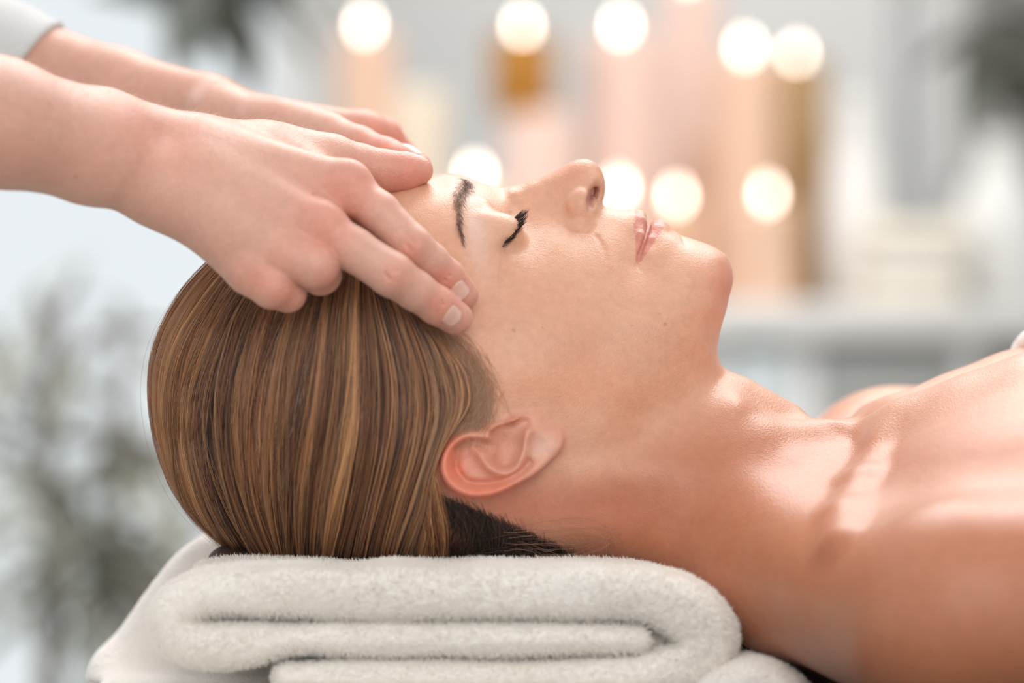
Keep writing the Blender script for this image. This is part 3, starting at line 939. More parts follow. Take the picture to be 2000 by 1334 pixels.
        # hollows above the collar bones, then the collar bones
        for s in (-1, 1):
            dz = 0.0 if s < 0 else 10.0
            cl = [(P(1776, 838, -12), 8.0), (P(1734, 882, -40), 6.0), (P(1688, 950, -78), 5.4), (P(1652, 1016, -112), 5.6), (P(1650, 1070, -140), 9)]
            if s > 0: cl = [(c * [1, -1, 1] + [0, 0, 3 + 8 * i], r) for i, (c, r) in enumerate(cl)]
            g = smin(g, chain(q, cl, 8), 10.0)
        g = smax(g, -ellip(q, P(1640, 800, 0), (12, 11, 12)), 10)
        g = smax(g, q[:, 0] - 405, 20)
        g = smax(g, -157.4 - q[:, 2], 6)          # lies on the table top
        f[m] = g
    return f

fm_ = 1.6 if FASTMESH else 1.0
bodyV, bodyF = surface_nets_axes(f_patient, graded(-172, 420, [(-48, 108, .72 * fm_)], 3.2), graded(-235, 235, [(-85, 4, .8 * fm_)], 3.0),
                                 graded(-235, 95, [(-75, 90, .72 * fm_)], 3.0))
print('patient', len(bodyV), round(time.time() - T0, 1))
# ---- skin tone of the patient, painted on the vertices (colour of the skin itself, plus some painted highlight and shade)
def blob(px, py, cx, cy, rx, ry, ang=0.0):
    a = math.radians(ang); dx, dy = px - cx, py - cy
    u = (dx * math.cos(a) + dy * math.sin(a)) / rx; v = (-dx * math.sin(a) + dy * math.cos(a)) / ry
    return np.exp(-(u * u + v * v))

def mixc(c, col, w):
    return c + (np.array(col) - c) * w[:, None]

def patient_tone(V):
    px, py = PX(V)
    near = (V[:, 1] < 12)
    base = np.tile(np.array(hexlin(218, 164, 134)), (len(V), 1))
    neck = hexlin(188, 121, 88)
    # neck and shoulders: more tanned than the face, with some shade painted in
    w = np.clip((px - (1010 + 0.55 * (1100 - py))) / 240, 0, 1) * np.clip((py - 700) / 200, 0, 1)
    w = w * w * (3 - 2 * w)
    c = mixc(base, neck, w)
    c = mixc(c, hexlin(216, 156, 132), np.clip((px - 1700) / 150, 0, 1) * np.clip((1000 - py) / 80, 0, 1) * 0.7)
    c = mixc(c, hexlin(226, 190, 174), 0.75 * blob(px, py, 930, 450, 26, 85, -8))     # paler skin under the brow, part of its highlight painted in
    c = mixc(c, hexlin(226, 190, 174), 0.55 * blob(px, py, 925, 370, 18, 22))  # same partly painted highlight near the inner brow
    c = mixc(c, hexlin(216, 140, 118), 0.45 * blob(px, py, 1120, 335, 30, 22))
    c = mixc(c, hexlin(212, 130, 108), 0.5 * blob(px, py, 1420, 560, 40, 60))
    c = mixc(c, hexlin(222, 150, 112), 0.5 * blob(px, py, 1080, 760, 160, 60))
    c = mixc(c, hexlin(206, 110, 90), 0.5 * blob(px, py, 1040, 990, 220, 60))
    # lips
    lx = px; ly = py
    up = inside(px, py, [(1240,405),(1252,418),(1266,436),(1268,446),(1262,470),(1252,495),(1245,520),(1241,505),(1240,470),(1238,440)])
    lo = inside(px, py, [(1266,436),(1276,428),(1292,427),(1301,435),(1292,452),(1278,472),(1262,496),(1249,514),(1244,518),(1252,494),(1262,468),(1268,446)])
    lipw = (up | lo) & (V[:, 0] > 30)
    lw = lipw.astype(float)
    c = mixc(c, hexlin(203, 125, 110), lw * 0.85)
    # lash line
    # ear
    er = np.clip(.8 - gE(V[:, 0], V[:, 2]) / 2.5, 0, 1) * (np.abs(V[:, 1]) > 55)
    c = mixc(c, hexlin(216, 146, 122), er * 0.75)
    ed = ((px - 1000) / 150) ** 2 + ((py - 885) / 95) ** 2
    c = mixc(c, hexlin(232, 122, 92), er * 0.65 * (blob(px, py, 880, 900, 35, 90) + blob(px, py, 960, 965, 90, 22, -12)).clip(0, 1))
    c = mixc(c, hexlin(226, 190, 172), er * 0.4 * blob(px, py, 1060, 870, 40, 40))
    # inside of the nostril, its shade painted in dark red
    c = mixc(c, hexlin(120, 40, 34), 0.95 * blob(px, py, 1158, 380, 9, 22, 18) * (V[:, 0] > 25))
    # scalp under the hair and small moles
    for mx, my, mr in [(1299, 633, 3.2), (1003, 645, 3.2), (1234, 636, 2.0), (1350, 1022, 3.0), (1100, 500, 1.6), (1060, 640, 1.6), (1583, 905, 2.4), (1210, 1045, 2.0)]:
        c = mixc(c, hexlin(150, 90, 70), 0.6 * near * blob(px, py, mx, my, mr, mr))
    n = vnoise(V, 14, 1)[:, None] * 0.6 + vnoise(V, 5, 2)[:, None] * 0.4
    c = c * (1 + (n - 0.5) * np.array([0.06, 0.12, 0.14]))
    return np.clip(c, 0, 1)

patient = empty('person', (0.0, 0.0, ZO - 0.12), 'woman lying on her back, eyes closed, brown hair combed back, head on folded towel', 'person')
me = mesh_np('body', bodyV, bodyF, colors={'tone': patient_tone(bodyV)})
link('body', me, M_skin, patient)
# ------------------------------------------------------------------ massage table and towels
M_vinyl = simple_mat('black_vinyl', (0.018, 0.018, 0.02), .5, .4)
M_tframe = simple_mat('beech_wood', (0.50, 0.34, 0.20), .5, .4, noise=(25, .2, .1))
tz = ZO - 0.158
mt = empty('massage_table', (0.9, 0.05, 0), 'black vinyl massage table on wooden legs under the lying woman', 'table')
box('padding', (-.10, -.33, tz - .065), (1.75, .43, tz - .002 - .0), M_vinyl, mt, .02)
box('frame', (-.05, -.30, tz - .14), (1.70, .40, tz - .067), M_tframe, mt, .004)
for x in (.0, 1.62):
    for yy in (-.28, .34):
        box('leg', (x, yy, 0), (x + .045, yy + .045, tz - .14), M_tframe, mt, .003)
for yy in (-.275, .345):
    box('stretcher', (.045, yy, .25), (1.62, yy + .03, .29), M_tframe, mt, .003)

def terry_mat(name, col, scale=900):
    m, nt, b = new_mat(name)
    b.inputs['Base Color'].default_value = (*col, 1)
    b.inputs['Roughness'].default_value = 0.95; b.inputs['Specular IOR Level'].default_value = 0.1
    b.inputs['Sheen Weight'].default_value = 0.25
    tc = nt.nodes.new('ShaderNodeTexCoord')
    v = nt.nodes.new('ShaderNodeTexVoronoi'); v.inputs['Scale'].default_value = scale
    n = nt.nodes.new('ShaderNodeTexNoise'); n.inputs['Scale'].default_value = scale * .4
    nt.links.new(tc.outputs['Object'], v.inputs['Vector']); nt.links.new(tc.outputs['Object'], n.inputs['Vector'])
    a = nt.nodes.new('ShaderNodeMath'); a.operation = 'ADD'
    nt.links.new(v.outputs['Distance'], a.inputs[0]); nt.links.new(n.outputs['Fac'], a.inputs[1])
    bp_ = nt.nodes.new('ShaderNodeBump'); bp_.inputs['Strength'].default_value = 0.35; bp_.inputs['Distance'].default_value = 0.0015
    nt.links.new(a.outputs[0], bp_.inputs['Height']); nt.links.new(bp_.outputs['Normal'], b.inputs['Normal'])
    return m
M_terry = terry_mat('white_terry', hexlin(244, 237, 229))
M_terry2 = terry_mat('white_terry_cover', hexlin(239, 231, 223), 700)

TY = -100.0
def tp(px, py): v = P(px, py, TY); return (v[0], v[2])
# one long sheet folded into three layers: its section is a path with a varying half thickness
path = [((1243,1251),7.4),((1150,1250),7.8),((1000,1250),7.9),((850,1250),7.9),((700,1248),8.2),((610,1246),7.6),((540,1252),7.8),((480,1260),9.4),((420,1262),10.6),((365,1250),11.2),
        ((338,1212),10.4),((360,1180),10.8),((405,1162),11.2),((470,1155),11.0),((560,1158),11.8),((700,1161),12.4),((850,1159),12.2),((1000,1159),12.2),((1150,1160),12.2),
        ((1260,1165),12.2),((1336,1190),13.4),((1380,1234),13.4),((1374,1280),12.6),((1326,1310),11.0),((1200,1322),9.2),((1000,1326),8.0),((800,1325),8.0),((660,1325),8.0),((562,1326),7.6)]
pp = np.array([tp(*q) for q, r in path]); pr = np.array([r for q, r in path])
full = resample(np.hstack([pp, pr[:, None]]), 3.0, closed=False)
gT = Grid2(-175, 115, -175, -85, 0.8)
best = np.full(len(gT.X), 1e9)
for a, b in zip(full[:-1], full[1:]):
    d = b[:2] - a[:2]; L2 = d @ d + 1e-9
    t = np.clip(((gT.X - a[0]) * d[0] + (gT.Z - a[1]) * d[1]) / L2, 0, 1)
    dd = np.hypot(gT.X - a[0] - t * d[0], gT.Z - a[1] - t * d[1]) - (a[2] + (b[2] - a[2]) * t)
    best = np.minimum(best, dd)
gT.set(best)
def f_towel(p):
    y = p[:, 1]
    _c = P(1272, 1262, -100)
    w = 1.6 * np.sin(y / 31 + p[:, 0] / 47) * np.clip((y + 100) / 60, 0, 1)
    f = gT(p[:, 0], p[:, 2] - w * .4)
    dx = np.maximum(np.maximum(-174 - p[:, 0], p[:, 0] - 114), 0); dz = np.maximum(np.maximum(-174 - p[:, 2], p[:, 2] + 86), 0)
    f = f + np.sqrt(dx * dx + dz * dz)
    f = np.minimum(f, np.maximum(np.hypot(p[:, 0] - _c[0], p[:, 2] - _c[2]) - 10, -88 - y))
    yy = np.abs(y - 30) - 134 + 2.2 * np.sin(p[:, 0] / 19.0 + p[:, 2] / 9) * .5
    f = smax(f + 1.0, yy, 11.0)
    return f + 2.4 * (vnoise(p * np.array([1, .5, 1]), 20, 5) - .5) + 0.25 * (vnoise(p, 3.2, 6) - .5)
tv, tf = surface_nets(f_towel, (-172, -112, -172), (112, 172, -88), 1.6 if FASTMESH else 1.3, newton=1)
towel = empty('folded_towel', (-0.03, 0.03, ZO - 0.157), 'thick white towel folded in three under the woman\'s head', 'towel')
link('cloth', mesh_np('cloth', tv, tf), M_terry, towel)

# cover and hump of towelling behind and below the folded towel
hump = resample([tuple(P(a, b, 60)[[0, 2]]) for a, b in [(170,1450),(186,1320),(212,1262),(250,1200),(300,1132),(345,1080),(395,1046),(450,1040),(500,1075),(540,1150),(600,1250),(700,1330),(700,1450)]], 3)
gH = Grid2(-215, -55, -190, -60, 1.0)
sh_, _ = seg_dist(gH.X, gH.Z, hump, closed=True)
gH.set(np.where(inside(gH.X, gH.Z, hump), -sh_, sh_))
def f_cover(p):
    x, y, z = p.T
    f = gH(x, z)
    dx = np.maximum(np.maximum(-214 - x, x + 56), 0); dz = np.maximum(np.maximum(-189 - z, z + 61), 0)
    f = smax(f + np.sqrt(dx * dx + dz * dz), np.abs(y - 122) - 66, 22)
    s1 = smax(smax(np.abs(x + 62) - 128 , z + 152 + 0.0 * x, 12), np.abs(y - 30) - 165, 14)
    f = smin(f, s1, 26)
    f = smax(f, -157.5 - z, 3)
    return f + 0.8 * (vnoise(p, 22, 8) - .5) + 0.5 * (vnoise(p, 4, 9) - .5)
cv_, cf_ = surface_nets(f_cover, (-225, -150, -196), (80, 210, -60), 2.2, newton=1)
cover = tag(link('towel_cover', mesh_np('towel_cover', cv_, cf_), M_terry2), 'white towelling cover humped up on the table behind the hair', 'towel')
# head end of the table under the cover: padded headrest on two arms
hr = box('headrest', (-.192, -.14, tz - .065), (-.102, .20, tz - .002), M_vinyl, mt, .012)
# small rolled towel beside the shoulder
rollp = resample([tuple(P(a, b, -95)[[0, 2]]) for a, b in [(1340,1400),(1352,1340),(1385,1310),(1430,1290),(1470,1283),(1515,1295),(1560,1322),(1600,1370),(1600,1400)]], 2)
gR = Grid2(60, 150, -180, -120, 0.8)
sr_, _ = seg_dist(gR.X, gR.Z, rollp, closed=True)
gR.set(np.where(inside(gR.X, gR.Z, rollp), -sr_, sr_))
def f_roll(p):
    x, y, z = p.T
    dx = np.maximum(np.maximum(61 - x, x - 149), 0); dz = np.maximum(np.maximum(-179 - z, z + 121), 0)
    f = smax(gR(x, z) + np.sqrt(dx * dx + dz * dz), np.abs(y + 55) - 62, 14)
    return smax(f, -158.5 - z, 2) + 0.8 * (vnoise(p, 4, 9) - .5)
rv, rf = surface_nets(f_roll, (62, -125, -172), (150, 12, -125), 1.8, newton=1)
roll = tag(empty('rolled_towel', (.105, -.055, tz)), 'small off-white towel tucked under the near shoulder', 'towel')
link('cloth', mesh_np('cloth', rv, rf), M_terry2, roll)
# white towel laid over the chest, only its hem in the picture
def f_wrap(p):
    b = f_patient(p)
    f = smax(np.abs(b - 4.0) - 4.0, 232.5 - p[:, 0] + 3 * np.sin(p[:, 1] / 20), 3)
    f = smax(f, -60 - p[:, 2], 4)
    return smax(f, np.abs(p[:, 1]) - 120, 6)
wv, wf = surface_nets(f_wrap, (222, -140, -70), (412, 140, 30), 3.0, newton=1)
tag(link('chest_towel', mesh_np('chest_towel', wv, wf), M_terry), 'white towel laid across the chest, hem at the right edge', 'towel')

# white blanket over the rest of the body, outside the picture
def f_blanket(p):
    b = f_patient(p) - 6
    g = chain(p, [((430, 0, -85), 92), ((620, 0, -80), 95), ((900, 0, -95), 84), ((1350, 0, -105), 66), ((1480, 0, -95), 74)], 30)
    for s in (-1, 1):
        g = smin(g, chain(p, [((360, s * 190, -115), 50), ((620, s * 200, -128), 42), ((820, s * 190, -132), 36)], 20), 60)
    g = smin(np.where(p[:, 0] < 440, b, 60.0), g, 24)
    g = smax(g, 318 - p[:, 0], 6)
    return smax(g, -157 - p[:, 2], 3) + 2.5 * (vnoise(p, 70, 14) - .5)
bv, bf = surface_nets(f_blanket, (300, -300, -175), (1600, 300, 60), 9, newton=1)
tag(link('blanket', mesh_np('blanket', bv, bf), M_terry2), 'white blanket over the lying woman\'s body from the ribs down', 'blanket')

# ---- pile: short fibres on the towels
def curves_obj(name, pts, radii, mat, parent, color=None, world=False):
    """pts (n, k, 3) in mm"""
    n, k, _ = pts.shape
    cu = bpy.data.hair_curves.new(name)
    cu.add_curves([k] * n)
    w = world_mm(pts.reshape(-1, 3)).astype(np.float32)
    cu.attributes['position'].data.foreach_set('vector', w.ravel())
    ra = cu.attributes.get('radius') or cu.attributes.new('radius', 'FLOAT', 'POINT')
    ra.data.foreach_set('value', np.asarray(radii, dtype=np.float32).ravel() / 1000)
    if color is not None:
        ca = cu.attributes.new('strand_color', 'FLOAT_COLOR', 'CURVE')
        c = np.ones((n, 4), dtype=np.float32); c[:, :3] = color
        ca.data.foreach_set('color', c.ravel())
    return link(name, cu, mat, parent)

def tri_sample(V, F, n, keep):
    """random points and normals on a quad mesh, on faces for which keep(centres, normals) holds"""
    a, b, c, d = (V[F[:, i]] for i in range(4))
    nrm = np.cross(c - a, d - b); ar = np.linalg.norm(nrm, axis=1) + 1e-12
    nrm /= ar[:, None]
    cen = (a + b + c + d) / 4
    w = ar * keep(cen, nrm)
    idx = rng.choice(len(F), n, p=w / w.sum())
    u, v = rng.random((2, n, 1))
    P_ = (a[idx] * (1 - u) + b[idx] * u) * (1 - v) + (d[idx] * (1 - u) + c[idx] * u) * v
    return P_, nrm[idx]
m_pile = simple_mat('towel_pile', hexlin(249, 243, 236), .9, .1)
def pile(V, F, n, length, keep, parent, rad=.10):
    q, nn = tri_sample(V, F, n, keep)
    flow = np.stack([vnoise(q, 26, 31), vnoise(q, 26, 32), vnoise(q, 26, 33)], 1) - .5
    r1 = rng.normal(0, .34, (n, 3)); L = length * rng.uniform(.5, 1.25, (n, 1))
    d = nn + r1 + flow * 1.6; d /= np.linalg.norm(d, axis=1)[:, None]
    bend = rng.normal(0, .35, (n, 3)) + flow * .8
    pts = np.stack([q - nn * .3, q + d * L * .5, q + d * L + bend * L * .5], 1)
    rr = np.tile([rad, rad * .9, rad * .35], (n, 1))
    o = curves_obj('pile', pts, rr, m_pile, parent)
    tag(o, kind='stuff')
nf = .5 if FASTMESH else 1.0
pile(tv, tf, int(190000 * nf), 2.1, lambda c, n: ((c[:, 1] < -60) | (c[:, 2] > -100)) & (n[:, 1] < .35), towel)
pile(rv, rf, 12000, 1.6, lambda c, n: n[:, 1] < .3, roll)
print('towels', round(time.time() - T0, 1))
# ------------------------------------------------------------------ hair of the patient
# guide lines (photograph pixels) from the hairline to the back of the head, front of the scalp first
G = [
 [(705,377),(650,396),(560,437),(470,490),(402,545),(350,612),(318,690),(312,780),(328,870),(360,950),(405,1015),(450,1072),(470,1108)],
 [(712,380),(650,412),(570,462),(490,525),(432,590),(388,670),(362,750),(356,830),(368,910),(396,985),(440,1050),(480,1090),(500,1110)],
 [(716,386),(655,430),(590,485),(530,550),(490,620),(462,700),(447,780),(446,860),(458,940),(482,1010),(512,1065),(535,1095),(548,1112)],
 [(720,392),(680,440),(640,500),(600,570),(572,640),(552,720),(542,800),(538,870),(538,940),(543,1005),(552,1060),(560,1092),(568,1112)],
 [(722,400),(700,450),(678,510),(658,575),(646,640),(638,710),(630,780),(620,850),(610,920),(603,985),(600,1045),(598,1085),(597,1112)],
 [(725,410),(715,455),(705,510),(698,570),(694,630),(692,700),(688,770),(682,840),(672,910),(660,975),(648,1040),(640,1085),(634,1112)],
 [(730,430),(727,480),(726,530),(732,590),(742,645),(752,710),(757,775),(755,840),(745,905),(728,970),(710,1035),(697,1085),(688,1112)],
 [(752,500),(758,540),(768,580),(786,630),(805,685),(820,740),(826,795),(820,850),(805,910),(785,970),(765,1030),(752,1080),(742,1112)],
 [(810,615),(832,650),(852,688),(870,725),(881,762),(886,800),(874,840),(856,885),(840,935),(832,985),(812,1035),(796,1080),(786,1112)],
 [(880,690),(900,712),(915,740),(920,772),(914,800),(896,828),(870,862),(852,900),(846,940),(848,990),(850,1040),(840,1085),(830,1112)],
]
G = np.array([[XZ(*q) for q in g] for g in G])                # (10, 13, 2) in the midline plane
KP = 22
def cat_interp(arr, t):
    """arr (m, ...), t in 0..m-1 -> smooth interpolation along the first axis"""
    m = len(arr); i = np.clip(t.astype(int), 0, m - 2); f = (t - i)[..., None]
    a0 = arr[np.maximum(i - 1, 0)]; a1 = arr[i]; a2 = arr[i + 1]; a3 = arr[np.minimum(i + 2, m - 1)]
    while f.ndim < a1.ndim: f = f[..., None]
    return 0.5 * (2 * a1 + (a2 - a0) * f + (2 * a0 - 5 * a1 + 4 * a2 - a3) * f ** 2 + (3 * a1 - a0 - 3 * a2 + a3) * f ** 3)
# refine every guide to KP stations
Gf = np.stack([cat_interp(g, np.linspace(0, 12, KP)) for g in G])   # (10, KP, 2)

def core_grad(p):
    e = 0.8; g = np.empty_like(p)
    for i in range(3):
        d = np.zeros(3); d[i] = e
        g[:, i] = f_core(p + d) - f_core(p - d)
    return g / (np.linalg.norm(g, axis=1)[:, None] + 1e-9)

def on_scalp(x2, lift, side=-1):
    """lift 2D section points on to the near (or far) scalp and raise them by lift (mm).
    The pixels were read at the surface, so undo the perspective of its depth."""
    q = x2.reshape(-1, 2).copy(); l = lift.reshape(-1)
    x, z = q[:, 0].copy(), q[:, 1].copy()
    for it in range(3):
        D = core_depth(x, z)
        s = 1 - D / CAMD
        x, z = q[:, 0] * s, q[:, 1] * s
    D = core_depth(x, z)
    p = np.stack([x, side * D, z], 1)
    for it in range(2):
        g = core_grad(p)
        p = p - g * (f_core(p))[:, None]
    p = p + g * l[:, None]
    return p

def strand_sheet(n, s0, s1, side, seed, lift0, lift1, wander=.05):
    r = np.random.default_rng(seed)
    s = r.uniform(s0, s1, n)
    # locks: strands gather towards the centre of their lock
    nl = 160
    cen = np.sort(r.uniform(0, 9, nl)); li = np.abs(s[:, None] - cen[None]).argmin(1)
    pull = 0.55 * np.linspace(0, 1, KP)[None] ** .7 * r.uniform(.4, 1, (n, 1))
    k = np.arange(KP)[None]
    ph = r.uniform(0, 6.28, (nl, 3)); am = r.normal(0, 1, (nl, 3))
    wv = (am[li, 0:1] * np.sin(k * .22 + ph[li, 0:1]) + .6 * am[li, 1:2] * np.sin(k * .45 + ph[li, 1:2])) * wander
    sp = r.uniform(0, 6.28, (n, 1)); own = r.normal(0, 1, (n, 1)) * np.sin(k * .3 + sp) * .018 + r.normal(0, 1, (n, 1)) * np.sin(k * .7 + sp) * .006
    ss = s[:, None] + (cen[li][:, None] - s[:, None]) * pull + wv * np.clip(k / 6, 0, 1) + own
    ss = np.clip(ss, 0.0, 8.98)
    t = np.tile(np.arange(KP)[None].astype(float), (n, 1))
    # root a little along the guide; a few strands are shorter
    st0 = np.where(r.random((n, 1)) < .35, r.uniform(0, 5, (n, 1)), r.uniform(0, 1.2, (n, 1)))
    st0 = np.where(s[:, None] > 6.2, st0 * r.uniform(.3, 1.6, (n, 1)), st0)
    t = st0 + (KP - 1 - st0) * t / (KP - 1)
    # bilinear-cubic lookup across guides and along them
    ti = np.clip(t.astype(int), 0, KP - 2); tf_ = (t - ti)[..., None]
    i = np.clip(ss.astype(int), 0, 8); f = (ss - i)[..., None]
    def row(ii): 
        ii = np.clip(ii, 0, 9)
        return Gf[ii, ti] * (1 - tf_) + Gf[ii, ti + 1] * tf_
    a0, a1, a2, a3 = row(i - 1), row(i), row(i + 1), row(i + 2)
    x2 = 0.5 * (2 * a1 + (a2 - a0) * f + (2 * a0 - 5 * a1 + 4 * a2 - a3) * f ** 2 + (3 * a1 - a0 - 3 * a2 + a3) * f ** 3)
    lockh = r.uniform(-.6, .9, nl)[li][:, None]
    lift = r.uniform(lift0, lift1, (n, 1)) + lockh * np.clip(k / 8, 0, 1)
    prof = np.clip(k / 3.0, 0.12, 1)                               # hugs the skin at the root
    lift = np.maximum(lift * prof, .25)
    p = on_scalp(x2, lift, side).reshape(n, KP, 3)
    return p, s, li, cen, nl, r

c_dark = np.array(hexlin(54, 36, 29)); c_mid = np.array(hexlin(124, 82, 60)); c_warm = np.array(hexlin(172, 116, 80))
c_gold = np.array(hexlin(216, 164, 114)); c_grey = np.array(hexlin(150, 134, 122))
def strand_colors(s, li, nl, r, lock_rng=99):
    lr = np.random.default_rng(lock_rng)
    w = lr.random(nl)
    tone = w[li] + r.normal(0, .24, len(s))
    c = c_dark + (c_mid - c_dark) * np.clip(tone / .38, 0, 1)[:, None]
    c = c + (c_warm - c) * np.clip((tone - .38) / .35, 0, 1)[:, None]
    c = c + (c_gold - c) * np.clip((tone - .80) / .3, 0, 1)[:, None]
    # broad golden streaks
    for c0, wd, a in [(4.95, .20, .85), (.55, .28, .65), (1.25, .12, .6), (3.95, .08, .6), (7.9, .16, .55), (6.9, .10, .4), (2.3, .06, .5)]:
        c = c + (c_gold - c) * (a * np.exp(-((s - c0) / wd) ** 2) * r.uniform(.4, 1, len(s)))[:, None]
    for c0, wd, a in [(3.3, .25, .55), (1.9, .2, .45), (5.7, .25, .5), (4.45, .12, .6), (6.35, .12, .5)]:
        c = c + (c_dark - c) * (a * np.exp(-((s - c0) / wd) ** 2) * r.uniform(.4, 1, len(s)))[:, None]
    g = (r.random(len(s)) < .04)
    c[g] = c_grey
    g = s > 6.0
    c[g] = c[g] + (c_grey - c[g]) * (.14 * np.clip((s[g] - 6) / 2, 0, 1) * r.random(g.sum()))[:, None]
    return c

nf = .45 if FASTMESH else 1.0
def hair_block(n, s0, s1, side, seed, l0, l1, rad, wander=.075):
    p, s, li, cen, nl, r = strand_sheet(n, s0, s1, side, seed, l0, l1, wander)
    rr = rad * np.array([.5] + [1.0] * (KP - 4) + [.9, .7, .3])[None] * r.uniform(.7, 1.25, (n, 1))
    return p, rr, strand_colors(s, li, nl, r)
blocks = [hair_block(int(24000 * nf), 0, 9, -1, 41, 1.4, 4.4, .105),
          hair_block(int(2600 * nf), 0, 8.8, -1, 42, 3.6, 5.4, .075, .09),
          hair_block(int(9000 * nf), 0, 9, 1, 43, 1.4, 4.4, .13)]
pp_ = np.concatenate([b[0] for b in blocks]); rr_ = np.concatenate([b[1] for b in blocks]); cc_ = np.concatenate([b[2] for b in blocks])

# short dark hair of the nape, below and behind the ear
def nape(n, side, seed):
    r = np.random.default_rng(seed)
    u = r.random(n) ** .9
    rx = 848 + 250 * u + r.normal(0, 14, n); ry = 962 + 112 * u ** 1.1 + r.exponential(26, n) * (1 - .5 * u) + r.normal(0, 7, n)
    L = r.uniform(45, 120, n)
    a0 = np.radians(r.normal(58, 14, n) + 22 * u)          # downwards, a little to the left, curling
    k = 9
    t = np.linspace(0, 1, k)[None]
    ang = a0[:, None] + t * np.radians(r.normal(46, 16, n))[:, None]
    px = rx[:, None] + L[:, None] * np.cumsum(np.cos(ang), 1) / k
    py = ry[:, None] + L[:, None] * np.cumsum(np.sin(ang), 1) / k
    py = np.minimum(py, 1113 + r.uniform(-3, 3, (n, 1)))
    x2 = np.stack([(px - 1000) * K, (667 - py) * K], -1)
    lift = .25 + t * r.uniform(.6, 3.6, (n, 1))
    p = on_scalp(x2, lift, side).reshape(n, k, 3)
    rr = np.tile(np.array([.6] + [1] * (k - 3) + [.7, .3])[None], (n, 1)) * .07 * r.uniform(.5, 1.2, (n, 1))
    c = np.array(hexlin(46, 36, 33)) + (np.array(hexlin(118, 96, 82)) - np.array(hexlin(46, 36, 33))) * (r.random(n) ** 3)[:, None]
    return p, rr, c

# fine hair at the temple and in front of the ear, growing thin over the skin
def fringe(n, side, seed):
    r = np.random.default_rng(seed)
    line = np.array([(752,480),(775,545),(815,612),(850,650),(890,668),(925,705),(940,750),(930,800)], float)
    u = r.uniform(0, 6.99, n); i = u.astype(int); f = (u - i)[:, None]
    q = line[i] * (1 - f) + line[i + 1] * f
    q = q + r.normal(0, 1, (n, 2)) * np.array([16, 13]) - np.array([8, 0])
    L = r.uniform(40, 130, n); k = 10; t = np.linspace(0, 1, k)[None]
    a0 = np.radians(r.normal(62, 16, n) + 8 * (u - 4)); cur = np.radians(r.normal(38, 18, n) + 6 * (u - 3))
    ang = a0[:, None] + t * cur[:, None]
    px = q[:, :1] + L[:, None] * np.cumsum(np.cos(ang), 1) / k; py = q[:, 1:] + L[:, None] * np.cumsum(np.sin(ang), 1) / k
    x2 = np.stack([(px - 1000) * K, (667 - py) * K], -1)
    p = on_scalp(x2, .2 + t * r.uniform(.4, 3.0, (n, 1)), side).reshape(n, k, 3)
    rr = np.tile(np.array([.5] + [1] * (k - 3) + [.7, .25])[None], (n, 1)) * .055 * r.uniform(.5, 1.2, (n, 1))
    c = c_warm + (np.array(hexlin(205, 172, 142)) - c_warm) * r.random((n, 1))
    return p, rr, c
nape_b = [nape(int(6500 * nf * 1.2), -1, 51), nape(int(2500 * nf), 1, 52)]
fr_b = [fringe(int(1500 * nf * 1.5), -1, 53), fringe(500, 1, 54)]

# loose lock behind the ear and fly-away hairs
def loose(lines, n, spread, rad, seed, cols, y0=-60, up=2.0):
    r = np.random.default_rng(seed); out = []; k = 14
    for j in range(n):
        ln = np.array(lines[j % len(lines)], float)
        ln = cat_interp(ln, np.linspace(0, len(ln) - 1, k))
        off = r.normal(0, spread, 2)[None] + np.cumsum(r.normal(0, spread * .10, (k, 2)), 0)
        ln = ln + off
        x2 = np.stack([(ln[:, 0] - 1000) * K, (667 - ln[:, 1]) * K], -1)
        lift = up + np.cumsum(r.normal(0, .35, k))
        out.append(on_scalp(x2, np.maximum(lift, .4), -1))
    p = np.array(out)
    rr = np.tile(np.array([.8] + [1] * (k - 3) + [.8, .4])[None], (len(p), 1)) * rad
    c = np.array([cols[r.integers(len(cols))] for _ in range(len(p))])
    return p, rr, c
lock = loose([[(838,1000),(850,1040),(858,1070),(872,1085),(880,1095)], [(842,940),(856,990),(866,1040),(862,1075),(848,1100)], [(846,930),(862,985),(870,1040),(864,1090)],
              [(838,990),(846,1040),(838,1075),(826,1105)]], int(260 * nf), 4.5, .08, 61, [c_warm, c_gold, c_mid], up=5.0)
fly = loose([[(1000,1040),(1080,1030),(1140,1024),(1185,1035),(1200,1060),(1190,1100)], [(980,1060),(1060,1064),(1130,1060),(1180,1042),(1200,1030)],
             [(975,1075),(1010,1062),(1045,1070),(1070,1095),(1060,1110)], [(960,1095),(975,1070),(1000,1062),(1030,1080),(1026,1108)],
             [(1120,1045),(1140,1070),(1160,1095),(1175,1112)], [(1020,1050),(1060,1058),(1100,1075),(1128,1108)], [(900,1060),(960,1050),(1020,1046),(1080,1052)],
             [(1090,1035),(1120,1050),(1130,1080),(1128,1108)]], 46, 9, .05, 62, [np.array(hexlin(190, 150, 125)), np.array(hexlin(120, 90, 75))], up=2.2)
# stray hairs standing off the crown and the back of the head
def stray(n, seed):
    r = np.random.default_rng(seed)
    p, s, li, cen, nl, rr0 = strand_sheet(n, 0, 5, -1, seed, 4.5, 5.5, .15)
    k = np.arange(KP)[None]
    q = p.reshape(-1, 3); g = core_grad(q).reshape(n, KP, 3)
    bump = np.abs(np.sin(k * r.uniform(.15, .4, (n, 1)) + r.uniform(0, 6, (n, 1)))) * r.exponential(.8, (n, 1))
    return p + g * bump[..., None], np.full((n, KP), .045), strand_colors(s, li, nl, rr0)
st_b = stray(int(260), 71)

hair_root = bpy.data.objects.new('hair_', None)
